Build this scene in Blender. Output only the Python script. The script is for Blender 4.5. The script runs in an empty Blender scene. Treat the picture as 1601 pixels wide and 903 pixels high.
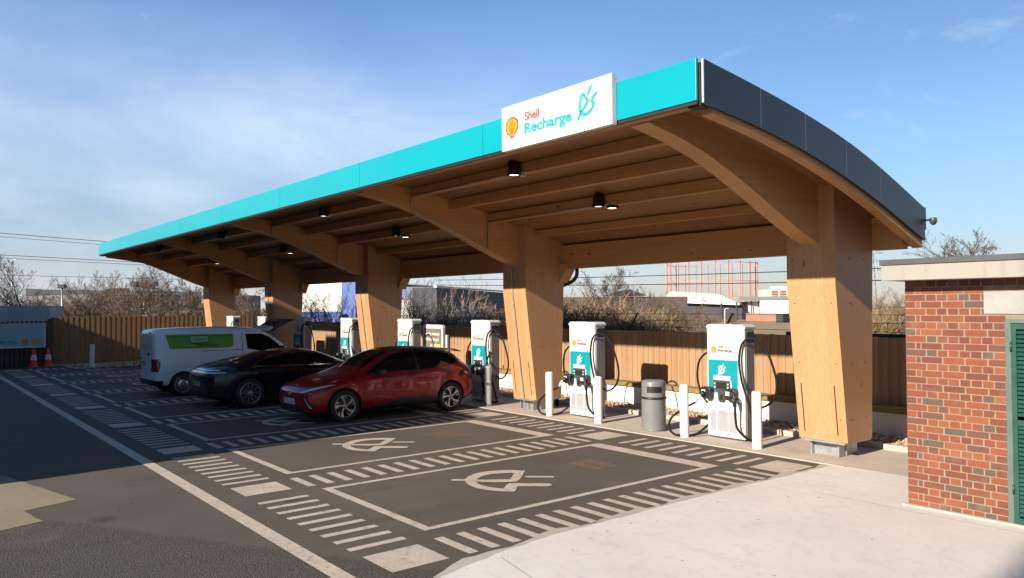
import bpy, bmesh, math, random
from mathutils import Vector, Matrix, noise as mnoise
R = math.radians
rnd = random.Random(7)
scene = bpy.context.scene
COL = scene.collection

# ------------------------------------------------------------------ camera
CAM = Vector((6.4757, -3.9205, 2.4187)); YAW, PITCH, ROLL, FPX = .8888, .0230, -.0053, 1205.38
def cam_axes():
    cy, sy, cp, sp = math.cos(YAW), math.sin(YAW), math.cos(PITCH), math.sin(PITCH)
    f = Vector((-sy*cp, cy*cp, sp)); r = Vector((cy, sy, 0)); u = r.cross(f)
    c, s = math.cos(ROLL), math.sin(ROLL)
    return c*r + s*u, -s*r + c*u, f
RX, UX, FX = cam_axes()
cd = bpy.data.cameras.new('camera'); cam = bpy.data.objects.new('camera', cd); COL.objects.link(cam)
cam.matrix_world = Matrix((( RX.x, UX.x, -FX.x, CAM.x), (RX.y, UX.y, -FX.y, CAM.y), (RX.z, UX.z, -FX.z, CAM.z), (0, 0, 0, 1)))
cd.sensor_width = 36; cd.lens = 36*FPX/1601; cd.clip_start = .05; cd.clip_end = 4000
scene.camera = cam

# ------------------------------------------------------------------ light
SUN_DIR = Vector((-.10, 1, -.45)).normalized()          # the way the light travels
SUN_EL = math.asin(-SUN_DIR.z)
sl = bpy.data.lights.new('sun', 'SUN'); sun = bpy.data.objects.new('sun', sl); COL.objects.link(sun)
sl.energy = 5.0; sl.angle = R(.6); sl.color = (1, .86, .71)
sun.rotation_euler = SUN_DIR.to_track_quat('-Z', 'Y').to_euler(); sun.location = (0, -20, 30)
W = bpy.data.worlds.new('World'); scene.world = W; W.use_nodes = True
wt = W.node_tree; wt.nodes.clear()
def wn(t, **k):
    n = wt.nodes.new(t)
    for a, b in k.items(): setattr(n, a, b)
    return n
wo = wn('ShaderNodeOutputWorld'); bg = wn('ShaderNodeBackground'); bg.inputs[1].default_value = .060
sky = wn('ShaderNodeTexSky', sky_type='NISHITA', sun_disc=False); sky.sun_elevation = SUN_EL
sky.sun_rotation = math.atan2(-SUN_DIR.x, -SUN_DIR.y); sky.air_density = 1.0; sky.dust_density = .25; sky.ozone_density = 2.0
tc = wn('ShaderNodeTexCoord')
def cloud(scale, lo, hi, det, stretch, loc=(0, 0, 0), rough=.6):
    mp = wn('ShaderNodeMapping'); mp.inputs['Scale'].default_value = stretch; mp.inputs['Location'].default_value = loc
    wt.links.new(tc.outputs['Generated'], mp.inputs['Vector'])
    nz = wn('ShaderNodeTexNoise'); nz.inputs['Scale'].default_value = scale; nz.inputs['Detail'].default_value = det; nz.inputs['Roughness'].default_value = rough
    nz.inputs['Distortion'].default_value = .5
    wt.links.new(mp.outputs[0], nz.inputs['Vector'])
    mr = wn('ShaderNodeMapRange', interpolation_type='SMOOTHSTEP'); mr.inputs[1].default_value = lo; mr.inputs[2].default_value = hi
    wt.links.new(nz.outputs[0], mr.inputs[0]); return mr.outputs[0]
def wmath(op, a, b):
    m = wn('ShaderNodeMath', operation=op, use_clamp=True)
    for i, v in enumerate((a, b)):
        if isinstance(v, (int, float)): m.inputs[i].default_value = v
        else: wt.links.new(v, m.inputs[i])
    return m.outputs[0]
sx = wn('ShaderNodeSeparateXYZ'); wt.links.new(tc.outputs['Generated'], sx.inputs[0])
def wrange(v, a, b):
    mr = wn('ShaderNodeMapRange', interpolation_type='SMOOTHSTEP'); mr.inputs[1].default_value = a; mr.inputs[2].default_value = b
    wt.links.new(v, mr.inputs[0]); return mr.outputs[0]
soft = cloud(1.5, .12, .72, 4, (1, 1, 2.6), (.3, .1, .2), .5)            # the soft bank on the western side
west = wrange(sx.outputs[0], -.52, -.90); low = wrange(sx.outputs[2], .40, .16)
wisp = cloud(3.2, .30, .70, 7, (1, 1, 3.4), (2.3, .4, .9), .62)
bank = wmath('MULTIPLY', wmath('MULTIPLY', wmath('MULTIPLY', soft, wmath('ADD', .55, wmath('MULTIPLY', wisp, .45))), west), low)
puff = wmath('MULTIPLY', cloud(6, .58, .80, 6, (1, 1, 2.4), (4.1, 2.2, .5)), .22)
fac = wmath('MAXIMUM', wmath('MULTIPLY', bank, .85), puff)
mx = wn('ShaderNodeMix', data_type='RGBA'); wt.links.new(fac, mx.inputs[0])
tint = wn('ShaderNodeMix', data_type='RGBA', blend_type='MULTIPLY'); tint.inputs[0].default_value = 1
wt.links.new(sky.outputs[0], tint.inputs[6]); tint.inputs[7].default_value = (.88, 1.0, 1.14, 1)
hz = wn('ShaderNodeMix', data_type='RGBA', blend_type='MULTIPLY'); wt.links.new(wrange(sx.outputs[2], .22, -.02), hz.inputs[0])
up_ = wn('ShaderNodeMix', data_type='RGBA', blend_type='MULTIPLY'); wt.links.new(wmath('MULTIPLY', wrange(sx.outputs[0], -.30, -.75), wrange(sx.outputs[2], .12, .34)), up_.inputs[0])
wt.links.new(tint.outputs[2], up_.inputs[6]); up_.inputs[7].default_value = (1.10, 1.22, 1.30, 1); wt.links.new(up_.outputs[2], hz.inputs[6]); hz.inputs[7].default_value = (.70, .60, .65, 1); wt.links.new(hz.outputs[2], mx.inputs[6]); mx.inputs[7].default_value = (7.8, 8.8, 10.2, 1)
wt.links.new(mx.outputs[2], bg.inputs[0]); wt.links.new(bg.outputs[0], wo.inputs[0])
vs = scene.view_settings; vs.view_transform = 'Standard'; vs.look = 'None'; vs.gamma = 1; vs.use_curve_mapping = False
vs.exposure = 1.05
try:
    scene.cycles.max_bounces = 6; scene.cycles.use_denoising = True; scene.cycles.sample_clamp_indirect = 6
except Exception: pass

# ------------------------------------------------------------------ helpers
def lin(r, g, b):
    f = lambda c: (c/255/12.92) if c/255 <= .04045 else ((c/255+.055)/1.055)**2.4
    return (f(r), f(g), f(b), 1)
class NT:
    def __init__(s, name):
        s.m = bpy.data.materials.new(name); s.m.use_nodes = True; s.t = s.m.node_tree; s.t.nodes.clear()
        s.out = s.n('ShaderNodeOutputMaterial'); s.b = s.n('ShaderNodeBsdfPrincipled'); s.l(s.b.outputs[0], s.out.inputs[0])
    def n(s, t, **k):
        x = s.t.nodes.new(t)
        for a, b in k.items(): setattr(x, a, b)
        return x
    def l(s, a, b): s.t.links.new(a, b)
    def obj(s, scale=(1, 1, 1), rand=False):
        tc = s.n('ShaderNodeTexCoord'); mp = s.n('ShaderNodeMapping'); mp.inputs['Scale'].default_value = scale
        v = tc.outputs['Object']
        if rand:
            oi = s.n('ShaderNodeObjectInfo'); va = s.n('ShaderNodeVectorMath', operation='MULTIPLY_ADD')
            s.l(oi.outputs['Random'], va.inputs[0]); va.inputs[1].default_value = (37, 53, 71); s.l(v, va.inputs[2]); v = va.outputs[0]
        s.l(v, mp.inputs['Vector']); return mp.outputs[0]
    def noise(s, vec, scale, det=4, rough=.55, dist=0):
        x = s.n('ShaderNodeTexNoise'); x.inputs['Scale'].default_value = scale; x.inputs['Detail'].default_value = det
        x.inputs['Roughness'].default_value = rough; x.inputs['Distortion'].default_value = dist; s.l(vec, x.inputs['Vector']); return x.outputs[0]
    def voro(s, vec, scale, feat='F1'):
        x = s.n('ShaderNodeTexVoronoi', feature=feat); x.inputs['Scale'].default_value = scale; s.l(vec, x.inputs['Vector']); return x.outputs[0]
    def rng(s, v, a, b, c=0, d=1):
        x = s.n('ShaderNodeMapRange'); x.inputs[1].default_value = a; x.inputs[2].default_value = b; x.inputs[3].default_value = c; x.inputs[4].default_value = d
        s.l(v, x.inputs[0]); return x.outputs[0]
    def mix(s, f, a, b, mode='MIX'):
        x = s.n('ShaderNodeMix', data_type='RGBA', blend_type=mode)
        for i, v in ((0, f), (6, a), (7, b)):
            if isinstance(v, (int, float)): x.inputs[i].default_value = v
            elif isinstance(v, (tuple, list)): x.inputs[i].default_value = (*v[:3], 1)
            else: s.l(v, x.inputs[i])
        return x.outputs[2]
    def math(s, op, a, b=0, clamp=False):
        x = s.n('ShaderNodeMath', operation=op, use_clamp=clamp)
        for i, v in enumerate((a, b)):
            if isinstance(v, (int, float)): x.inputs[i].default_value = v
            else: s.l(v, x.inputs[i])
        return x.outputs[0]
    def col(s, c):
        if isinstance(c, (tuple, list)): s.b.inputs['Base Color'].default_value = (*c[:3], 1)
        else: s.l(c, s.b.inputs['Base Color'])
    def set(s, **k):
        for a, v in k.items():
            i = s.b.inputs[a.replace('_', ' ')]
            if isinstance(v, (int, float, tuple)): i.default_value = v
            else: s.l(v, i)
    def bump(s, h, strength=.3, dist=.01):
        x = s.n('ShaderNodeBump'); x.inputs['Strength'].default_value = strength; x.inputs['Distance'].default_value = dist
        s.l(h, x.inputs['Height']); s.l(x.outputs[0], s.b.inputs['Normal'])
def plain(name, c, rough=.5, metal=0, var=.12, scale=6, coat=0, emit=None, spec=.5):
    k = NT(name); v = k.obj(rand=True); nz = k.noise(v, scale, 5)
    c = tuple(c[:3]); d = tuple(x*(1-var) for x in c); e = tuple(min(1, x*(1+var)) for x in c)
    k.col(k.mix(k.rng(nz, .3, .7), d, e)); k.set(Roughness=k.rng(nz, .2, .8, max(.02, rough-.06), min(1, rough+.06)), Metallic=metal)
    k.b.inputs['Specular IOR Level'].default_value = spec
    if coat: k.set(Coat_Weight=coat, Coat_Roughness=.04)
    if emit: k.b.inputs['Emission Color'].default_value = (*emit[:3], 1); k.b.inputs['Emission Strength'].default_value = emit[3]
    return k.m
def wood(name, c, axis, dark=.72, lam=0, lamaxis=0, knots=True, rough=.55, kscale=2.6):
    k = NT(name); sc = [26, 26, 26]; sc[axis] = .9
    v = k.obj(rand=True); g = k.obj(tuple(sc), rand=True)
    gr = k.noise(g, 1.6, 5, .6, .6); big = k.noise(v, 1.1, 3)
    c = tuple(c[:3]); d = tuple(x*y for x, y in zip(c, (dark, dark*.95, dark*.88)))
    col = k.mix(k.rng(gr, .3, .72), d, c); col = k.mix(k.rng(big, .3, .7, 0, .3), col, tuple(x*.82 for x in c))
    if lam:
        sp = k.n('ShaderNodeSeparateXYZ'); k.l(v, sp.inputs[0])
        fl = k.math('FLOOR', k.math('MULTIPLY', sp.outputs[lamaxis], 1/lam))
        w = k.n('ShaderNodeTexWhiteNoise', noise_dimensions='1D'); k.l(fl, w.inputs['W'])
        col = k.mix(k.rng(w.outputs[0], 0, 1, 0, .5), col, tuple(x*y for x, y in zip(c, (.72, .62, .52))))
        fr = k.math('FRACT', k.math('MULTIPLY', sp.outputs[lamaxis], 1/lam))
        col = k.mix(k.rng(fr, 0, .02, .5, 0), col, tuple(x*.4 for x in c))
    if knots:
        ks = [kscale]*3; ks[axis] = kscale*.45
        vo = k.voro(k.obj(tuple(ks), rand=True), 1.0)
        col = k.mix(k.rng(vo, .05, .085, .85, 0), col, tuple(x*.22 for x in c))
    k.col(col); k.set(Roughness=rough); k.bump(gr, .15, .003); return k.m
def tag(o, label=None, cat=None, group=None, kind=None):
    if label: o['label'] = label
    if cat: o['category'] = cat
    if group: o['group'] = group
    if kind: o['kind'] = kind
    return o
def thing(name, label, cat, loc=(0, 0, 0), rz=0, group=None):
    o = bpy.data.objects.new(name, None); COL.objects.link(o); o.location = loc; o.rotation_euler = (0, 0, rz)
    o.empty_display_size = .2
    return tag(o, label, cat, group)
class MB:
    def __init__(s): s.v = []; s.f = []; s.mi = []; s.sm = []
    def add(s, vs, fs, mi=0, sm=False):
        b = len(s.v); s.v += [tuple(p) for p in vs]
        for f in fs: s.f.append([b+i for i in f]); s.mi.append(mi); s.sm.append(sm)
        return s
    def box(s, x0, x1, y0, y1, z0, z1, mi=0):
        v = [(x, y, z) for x in (x0, x1) for y in (y0, y1) for z in (z0, z1)]
        return s.add(v, [(0, 1, 3, 2), (4, 6, 7, 5), (0, 4, 5, 1), (2, 3, 7, 6), (0, 2, 6, 4), (1, 5, 7, 3)], mi)
    def obox(s, c, ax, ay, az, mi=0):
        c = Vector(c); ax, ay, az = Vector(ax), Vector(ay), Vector(az)
        v = [c+i*ax+j*ay+k*az for i in (-1, 1) for j in (-1, 1) for k in (-1, 1)]
        return s.add(v, [(0, 1, 3, 2), (4, 6, 7, 5), (0, 4, 5, 1), (2, 3, 7, 6), (0, 2, 6, 4), (1, 5, 7, 3)], mi)
    def prism(s, poly, axis, a, b, mi=0):
        """poly in the two other axes (in x,y,z order), extruded along axis from a to b"""
        def P(p, t):
            q = list(p); q.insert(axis, t); return tuple(q)
        n = len(poly); v = [P(p, a) for p in poly] + [P(p, b) for p in poly]
        area = sum(poly[i][0]*poly[(i+1) % n][1]-poly[(i+1) % n][0]*poly[i][1] for i in range(n))
        fs = [tuple(range(n))[::-1], tuple(range(n, 2*n))] + [(i, (i+1) % n, n+(i+1) % n, n+i) for i in range(n)]
        if (area < 0) != (axis == 1) != (b < a): fs = [f[::-1] for f in fs]
        return s.add(v, fs, mi)
    def tube(s, path, r, n=8, cap=True, mi=0, sm=True):
        path = [Vector(p) for p in path]; k = len(path); rs = r if isinstance(r, (list, tuple)) else [r]*k
        base = len(s.v); up = None
        for i, p in enumerate(path):
            d = (path[min(i+1, k-1)]-path[max(i-1, 0)])
            d = d.normalized() if d.length > 1e-9 else Vector((0, 0, 1))
            if up is None: up = Vector((0, 0, 1)) if abs(d.z) < .9 else Vector((1, 0, 0))
            a = d.cross(up)
            if a.length < 1e-5: a = d.orthogonal()
            a.normalize(); b = a.cross(d).normalized(); up = b
            for j in range(n):
                t = 2*math.pi*j/n; s.v.append(tuple(p+rs[i]*(math.cos(t)*a+math.sin(t)*b)))
        for i in range(k-1):
            for j in range(n):
                s.f.append([base+i*n+j, base+(i+1)*n+j, base+(i+1)*n+(j+1) % n, base+i*n+(j+1) % n]); s.mi.append(mi); s.sm.append(sm)
        if cap:
            s.f.append([base+j for j in range(n)]); s.mi.append(mi); s.sm.append(False)
            s.f.append([base+(k-1)*n+j for j in range(n)][::-1]); s.mi.append(mi); s.sm.append(False)
        return s
    def lathe(s, prof, c=(0, 0, 0), n=24, axis=2, mi=0, sm=True, a0=0, closed=False):
        base = len(s.v); c = Vector(c); m = len(prof)
        for i in range(n):
            t = 2*math.pi*i/n+a0; ct, st = math.cos(t), math.sin(t)
            for r, h in prof:
                p = (r*ct, r*st, h) if axis == 2 else ((h, r*ct, r*st) if axis == 0 else (r*st, h, r*ct))
                s.v.append(tuple(c+Vector(p)))
        for i in range(n):
            for j in range(m if closed else m-1):
                a, b = base+i*m+j, base+((i+1) % n)*m+j; a2, b2 = base+i*m+(j+1) % m, base+((i+1) % n)*m+(j+1) % m
                s.f.append([a, b, b2, a2]); s.mi.append(mi); s.sm.append(sm)
        return s
    def build(s, name, mats, parent=None, loc=(0, 0, 0), rot=None, bev=0, seg=2):
        me = bpy.data.meshes.new(name); me.from_pydata(s.v, [], s.f)
        mats = mats if isinstance(mats, (list, tuple)) else [mats]
        for m in mats: me.materials.append(m)
        me.polygons.foreach_set('material_index', s.mi); me.polygons.foreach_set('use_smooth', s.sm); me.update()
        o = bpy.data.objects.new(name, me); COL.objects.link(o); o.location = loc
        if rot: o.rotation_euler = rot
        if parent: o.parent = parent
        if bev:
            b = o.modifiers.new('bevel', 'BEVEL'); b.width = bev; b.segments = seg; b.limit_method = 'ANGLE'; b.angle_limit = R(40)
        return o
def fixn(o):
    bm = bmesh.new(); bm.from_mesh(o.data); bmesh.ops.recalc_face_normals(bm, faces=bm.faces); bm.to_mesh(o.data); bm.free(); return o
def copy_tree(o, parent=None):
    c = o.copy(); COL.objects.link(c)
    if parent: c.parent = parent
    for ch in list(o.children): copy_tree(ch, c)
    return c
def copy_thing(src, loc, rz=None, label=None, scale=None):
    c = copy_tree(src); c.location = loc
    if rz is not None: c.rotation_euler = (0, 0, rz)
    if label: c['label'] = label
    if scale: c.scale = scale if isinstance(scale, tuple) else (scale,)*3
    return c
def smooth_path(pts, k=6):
    pts = [Vector(p) for p in pts]; out = []
    for i in range(len(pts)-1):
        p0, p1, p2, p3 = pts[max(i-1, 0)], pts[i], pts[i+1], pts[min(i+2, len(pts)-1)]
        for j in range(k):
            t = j/k
            out.append(.5*((2*p1)+(-p0+p2)*t+(2*p0-5*p1+4*p2-p3)*t*t+(-p0+3*p1-3*p2+p3)*t**3))
    out.append(pts[-1]); return out
def text(name, body, mat, parent, loc, rot, w=None, h=None, weight=0, ext=.002, align='LEFT', space=1, bold=0):
    """lettering as a mesh; h is the capital height, w the full width, both in metres"""
    cu = bpy.data.curves.new(name, 'FONT'); cu.body = body; cu.size = 1; cu.extrude = 0; cu.offset = min(weight, .012); cu.space_character = space; cu.resolution_u = 4
    t = bpy.data.objects.new(name, cu); COL.objects.link(t); bpy.context.view_layer.update()
    me = bpy.data.meshes.new_from_object(t.evaluated_get(bpy.context.evaluated_depsgraph_get()))
    bpy.data.objects.remove(t); bpy.data.curves.remove(cu)
    xs = [v.co.x for v in me.vertices]; ys = [v.co.y for v in me.vertices]
    ww = max(xs)-min(xs); sy = h/.69 if h else w/ww; sx = w/ww if w else sy; x0 = min(xs)
    off = {'LEFT': 0, 'CENTER': -.5, 'RIGHT': -1}[align]*ww
    for v in me.vertices: v.co = ((v.co.x-x0+off)*sx, v.co.y*sy, 0)
    if bold:
        bm = bmesh.new(); n0 = 0
        for i in range(9):
            a = 2*math.pi*i/8; dx, dy = (0, 0) if i == 8 else (bold*math.cos(a), bold*math.sin(a))
            bm.from_mesh(me); bm.verts.ensure_lookup_table()
            for v in bm.verts[n0:]: v.co.x += dx; v.co.y += dy; v.co.z += i*.00025
            n0 = len(bm.verts)
        bm.to_mesh(me); bm.free()
    me.materials.clear(); me.materials.append(mat)
    o = bpy.data.objects.new(name, me); COL.objects.link(o); o.parent = parent; o.location = loc; o.rotation_euler = rot
    return o
FRONT = (R(90), 0, 0); SIDE = (R(90), 0, R(90))
def strokes2d(lines, w, mb, to3, n=7, mi=0):
    """flat pen strokes with round ends; to3 maps (u,v) to a point. Each piece sits a hair above the one before."""
    for li, pts in enumerate(lines):
        P = [Vector((p[0], p[1])) for p in smooth_path([(p[0], p[1], 0) for p in pts], 5)] if len(pts) > 2 else [Vector(p) for p in pts]
        L, Rr = [], []
        for i, p in enumerate(P):
            d = (P[min(i+1, len(P)-1)]-P[max(i-1, 0)]).normalized(); q = Vector((-d.y, d.x))*w/2
            L.append(p+q); Rr.append(p-q)
        d0 = (P[0]-P[1]).normalized(); d1 = (P[-1]-P[-2]).normalized()
        poly = []
        vs = [to3(p, li) for p in L]+[to3(p, li) for p in Rr]; m = len(P)
        mb.add(vs, [(i, m+i, m+i+1, i+1) for i in range(m-1)], mi)
        for c, d in ((P[0], d0), (P[-1], d1)):
            a0 = math.atan2(d.y, d.x)
            arc = [c+Vector((math.cos(a0+t), math.sin(a0+t)))*w/2 for t in [math.pi*(j/n-.5) for j in range(n+1)]]
            mb.add([to3(p, li) for p in arc], [tuple(range(n+1))], mi)
def at(px, py, depth):
    """world point seen at a pixel of the 1601x903 photograph, depth metres in front of the camera"""
    return CAM + depth*(FX + RX*(px-800.5)/FPX + UX*(451.5-py)/FPX)
PECTEN = [(-.16, -.5), (.16, -.5), (.2, -.36), (.36, -.3), (.47, -.08), (.5, .12), (.44, .3), (.32, .42), (.16, .49), (0, .51),
          (-.16, .49), (-.32, .42), (-.44, .3), (-.5, .12), (-.47, -.08), (-.36, -.3), (-.2, -.36)]

# ------------------------------------------------------------------ materials
M = {}
M['white_paint'] = plain('white_paint', (.66, .66, .64), .35, var=.03)
M['white_sign'] = plain('white_sign', (.72, .72, .70), .3, var=.02)
M['charger_white'] = plain('charger_white', (.50, .50, .49), .35, var=.03)
M['charger_grey'] = plain('charger_grey', (.16, .155, .15), .5)
M['teal'] = plain('teal_gloss', (.003, .265, .325), .2, var=.05, scale=.5, spec=.3)
M['teal_panel'] = plain('teal_panel', (.003, .225, .27), .35, var=.03)
M['teal_letter'] = plain('teal_letter', (.015, .32, .32), .4, var=.02)
M['red_letter'] = plain('red_letter', (.62, .07, .09), .4, var=.02)
M['yellow'] = plain('shell_yellow', (.80, .27, .015), .4, var=.03)
M['red'] = plain('shell_red', (.68, .06, .03), .4, var=.03)
M['black'] = plain('black_plastic', (.012, .012, .013), .45)
M['rubber'] = plain('black_rubber', (.010, .010, .010), .75, spec=.2)
M['dark_module'] = plain('dark_module', (.05, .052, .055), .35)
M['screen'] = plain('screen_glass', (.02, .025, .02), .08)
M['grey_vent'] = plain('grey_vent', (.26, .26, .285), .5)
M['bin_grey'] = plain('bin_grey', (.15, .155, .16), .38, var=.06)
M['galv'] = plain('galvanised_steel', (.33, .35, .37), .42, .6, var=.18, scale=9)
M['anthracite'] = plain('anthracite_cladding', (.030, .035, .043), .36, var=.08, scale=1.2)
M['dark_gap'] = plain('dark_gap', (.01, .01, .012), .6)
M['pale_edge'] = plain('pale_edge', (.5, .49, .47), .5)
WC = (.52, .285, .14)
M['col_wood'] = wood('column_wood', WC, 2, lam=.205, lamaxis=0, rough=.5)
M['beam_wood'] = wood('beam_wood', (.62, .325, .125), 1, dark=.74, lam=.045, lamaxis=2)
M['purlin_wood'] = wood('purlin_wood', (.54, .265, .092), 0, dark=.74, lam=.06, lamaxis=2)
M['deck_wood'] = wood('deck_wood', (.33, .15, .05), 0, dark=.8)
M['fence_wood'] = None
M['lamp'] = plain('lamp_glow', (.9, .9, .9), .3, emit=(1, .97, .9, 2.2))
M['cone_red'] = plain('cone_orange', (.60, .055, .03), .5)
M['cone_white'] = plain('cone_band', (.62, .62, .60), .5)
M['glass'] = plain('car_glass', (.005, .006, .008), .03, var=.02, spec=.32)
M['chrome'] = plain('chrome', (.65, .65, .66), .15, 1)
M['rim'] = plain('alloy_silver', (.42, .42, .43), .3, .85)
M['rim_dark'] = plain('alloy_dark', (.03, .03, .032), .4, .4)
M['tyre'] = plain('tyre', (.011, .011, .011), .75)
M['lens_clear'] = plain('lens_clear', (.55, .56, .58), .08, .3)
M['lens_red'] = plain('lens_red', (.20, .008, .012), .12)
M['plate_white'] = plain('plate_white', (.72, .72, .70), .4, var=.02)
M['plate_yellow'] = plain('plate_yellow', (.55, .40, .08), .4, var=.02)
M['letter_black'] = plain('letter_black', (.012, .012, .014), .5)
def carpaint(name, c, rough=.22, metal=.2):
    k = NT(name); v = k.obj(); fl = k.noise(v, 400, 2); dirt = k.noise(v, 3, 5)
    col = k.mix(k.rng(fl, .4, .7, 0, .25), tuple(c), tuple(min(1, x*1.35) for x in c)); col = k.mix(k.rng(dirt, .45, .8, 0, .03), col, (.12, .11, .10))
    k.col(col); k.set(Roughness=k.rng(dirt, .3, .8, rough, rough+.1), Metallic=metal, Coat_Weight=.5, Coat_Roughness=.02); k.b.inputs['Specular IOR Level'].default_value = .3; return k.m
M['red_paint'] = carpaint('red_car_paint', (.235, .003, .008))
M['navy_paint'] = carpaint('midnight_car_paint', (.006, .009, .016))
M['van_white'] = carpaint('van_white_paint', (.60, .63, .66), .3, 0)
M['suv_white'] = carpaint('silver_white_paint', (.50, .52, .54), .3, .1)
M['van_green'] = plain('van_green_vinyl', (.10, .30, .035), .4, var=.04)
M['van_green_dark'] = plain('van_dark_green', (.008, .05, .02), .4, var=.04)
M['van_green_pale'] = plain('van_pale_green', (.24, .42, .20), .4, var=.04)

def asphalt():
    k = NT('asphalt'); v = k.obj(); big = k.noise(v, .35, 5, .6); mid = k.noise(v, 2.2, 5, .6); fine = k.noise(v, 75, 4, .75); vor = k.voro(v, 72)
    sp = k.n('ShaderNodeSeparateXYZ'); k.l(v, sp.inputs[0])
    wob = k.math('MULTIPLY', k.math('SUBTRACT', mid, .5), .5)
    bx = k.math('ADD', k.math('MULTIPLY', sp.outputs[0], -.58), k.math('ADD', sp.outputs[1], wob))
    coarse = k.rng(bx, -.18, -.30)                      # the older, open-textured road surface
    c1 = k.mix(k.rng(big, .3, .7), (.066, .058, .048), (.088, .077, .063))
    c1 = k.mix(k.rng(mid, .35, .75, 0, .35), c1, (.056, .049, .041))
    c1 = k.mix(k.rng(fine, .46, .72, 0, .55), c1, (.15, .132, .108))
    c2 = k.mix(k.rng(vor, .12, .5), (.15, .132, .106), (.056, .05, .041)); c2 = k.mix(k.rng(mid, .4, .7, 0, .5), c2, (.052, .047, .04))
    col = k.mix(coarse, c1, c2)
    st = k.voro(k.obj((1, 1, 1)), .62); col = k.mix(k.rng(st, .05, .13, .55, 0), col, (.025, .023, .021))
    ty = k.noise(k.obj((1.1, .16, 1)), 1.6, 5, .65); col = k.mix(k.rng(ty, .54, .72, 0, .42), col, (.03, .027, .024))
    pat = k.noise(v, .8, 6, .7, .8); col = k.mix(k.rng(pat, .55, .68, 0, .28), col, (.12, .105, .088))
    k.col(col); k.set(Roughness=k.rng(big, .3, .7, .78, .92)); k.b.inputs['Specular IOR Level'].default_value = .25
    h = k.math('ADD', k.math('MULTIPLY', fine, .6), k.math('MULTIPLY', k.math('MULTIPLY', vor, coarse), 1.6)); k.bump(h, .55, .008); return k.m
def concrete(name, c, c2, crack=True):
    k = NT(name); v = k.obj(); a = k.noise(v, .6, 6, .62); b = k.noise(v, 7, 5, .6); f = k.noise(v, 120, 2)
    col = k.mix(k.rng(a, .3, .72), c, c2); col = k.mix(k.rng(b, .52, .8, 0, .35), col, tuple(x*.7 for x in c2))
    c3 = k.noise(v, 1.7, 7, .7, 1.2); col = k.mix(k.rng(c3, .55, .72, 0, .30), col, tuple(x*.62 for x in c2))
    st = k.noise(k.obj((.5, 2.2, 1)), 1.1, 5, .6); col = k.mix(k.rng(st, .58, .75, 0, .28), col, tuple(x*.6 for x in c2))
    spk = k.voro(v, 9); col = k.mix(k.rng(spk, .03, .06, .22, 0), col, (.16, .14, .12))
    k.col(col); k.set(Roughness=.85); k.bump(k.math('ADD', f, b), .2, .004); return k.m
def roadpaint():
    k = NT('road_paint'); v = k.obj(); a = k.noise(v, 3, 5, .6); f = k.noise(v, 55, 4, .7); w = k.voro(v, 26)
    col = k.mix(k.rng(a, .3, .7), (.47, .415, .345), (.38, .335, .28)); col = k.mix(k.rng(f, .50, .66, 0, .6), col, (.15, .135, .115)); wr = k.noise(v, 9, 6, .75); col = k.mix(k.rng(wr, .54, .66, 0, .65), col, (.11, .098, .083))
    col = k.mix(k.rng(w, .05, .12, .55, 0), col, (.11, .10, .09))
    k.col(col); k.set(Roughness=.75); k.bump(f, .25, .004); return k.m
M['asphalt'] = asphalt(); M['paint'] = roadpaint()
M['apron'] = concrete('apron_concrete', (.59, .57, .545), (.49, .47, .448))
M['pad'] = concrete('pad_concrete', (.46, .40, .33), (.34, .295, .245))
M['edge_conc'] = concrete('edge_concrete', (.40, .37, .33), (.30, .28, .25))
M['patch'] = concrete('patch_concrete', (.22, .19, .125), (.165, .145, .10))
def fence_mat(name, c, grey):
    k = NT(name); g = k.obj((22, 22, .8)); gr = k.noise(g, 1.5, 5, .6, .5); v = k.obj()
    ge = k.n('ShaderNodeNewGeometry'); isl = ge.outputs['Random Per Island']
    c = tuple(c); col = k.mix(k.rng(gr, .3, .7), tuple(x*.66 for x in c), c); col = k.mix(k.rng(isl, 0, 1, 0, .75), col, tuple(x*y for x, y in zip(c, (.62, .55, .48))))
    col = k.mix(k.rng(k.noise(v, .9, 4), .42, .7, 0, .45), col, grey)
    vo = k.voro(k.obj((5, 5, 1.6)), 1); col = k.mix(k.rng(vo, .05, .10, .8, 0), col, tuple(x*.25 for x in c))
    sp = k.n('ShaderNodeSeparateXYZ'); k.l(v, sp.inputs[0])
    k.col(col); k.set(Roughness=.8); k.bump(gr, .3, .004); return k.m
M['fence'] = fence_mat('fence_timber', (.40, .245, .125), (.23, .175, .12))
M['fence_left'] = fence_mat('fence_timber_left', (.34, .215, .10), (.20, .15, .085))
M['fence_dark'] = fence_mat('fence_timber_dark', (.10, .075, .05), (.08, .07, .055))
M['sleeper'] = fence_mat('mossy_timber', (.28, .20, .07), (.13, .125, .05))
def white_wall():
    k = NT('white_render'); v = k.obj(); a = k.noise(v, 1.2, 5); sp = k.n('ShaderNodeSeparateXYZ'); k.l(v, sp.inputs[0])
    low = k.rng(k.math('ADD', sp.outputs[2], k.math('MULTIPLY', a, .1)), .04, .16, .5, 0)
    k.col(k.mix(low, k.mix(k.rng(a, .3, .7), (.74, .72, .69), (.66, .64, .61)), (.30, .26, .21))); k.set(Roughness=.8); return k.m
M['white_wall'] = white_wall()
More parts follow.
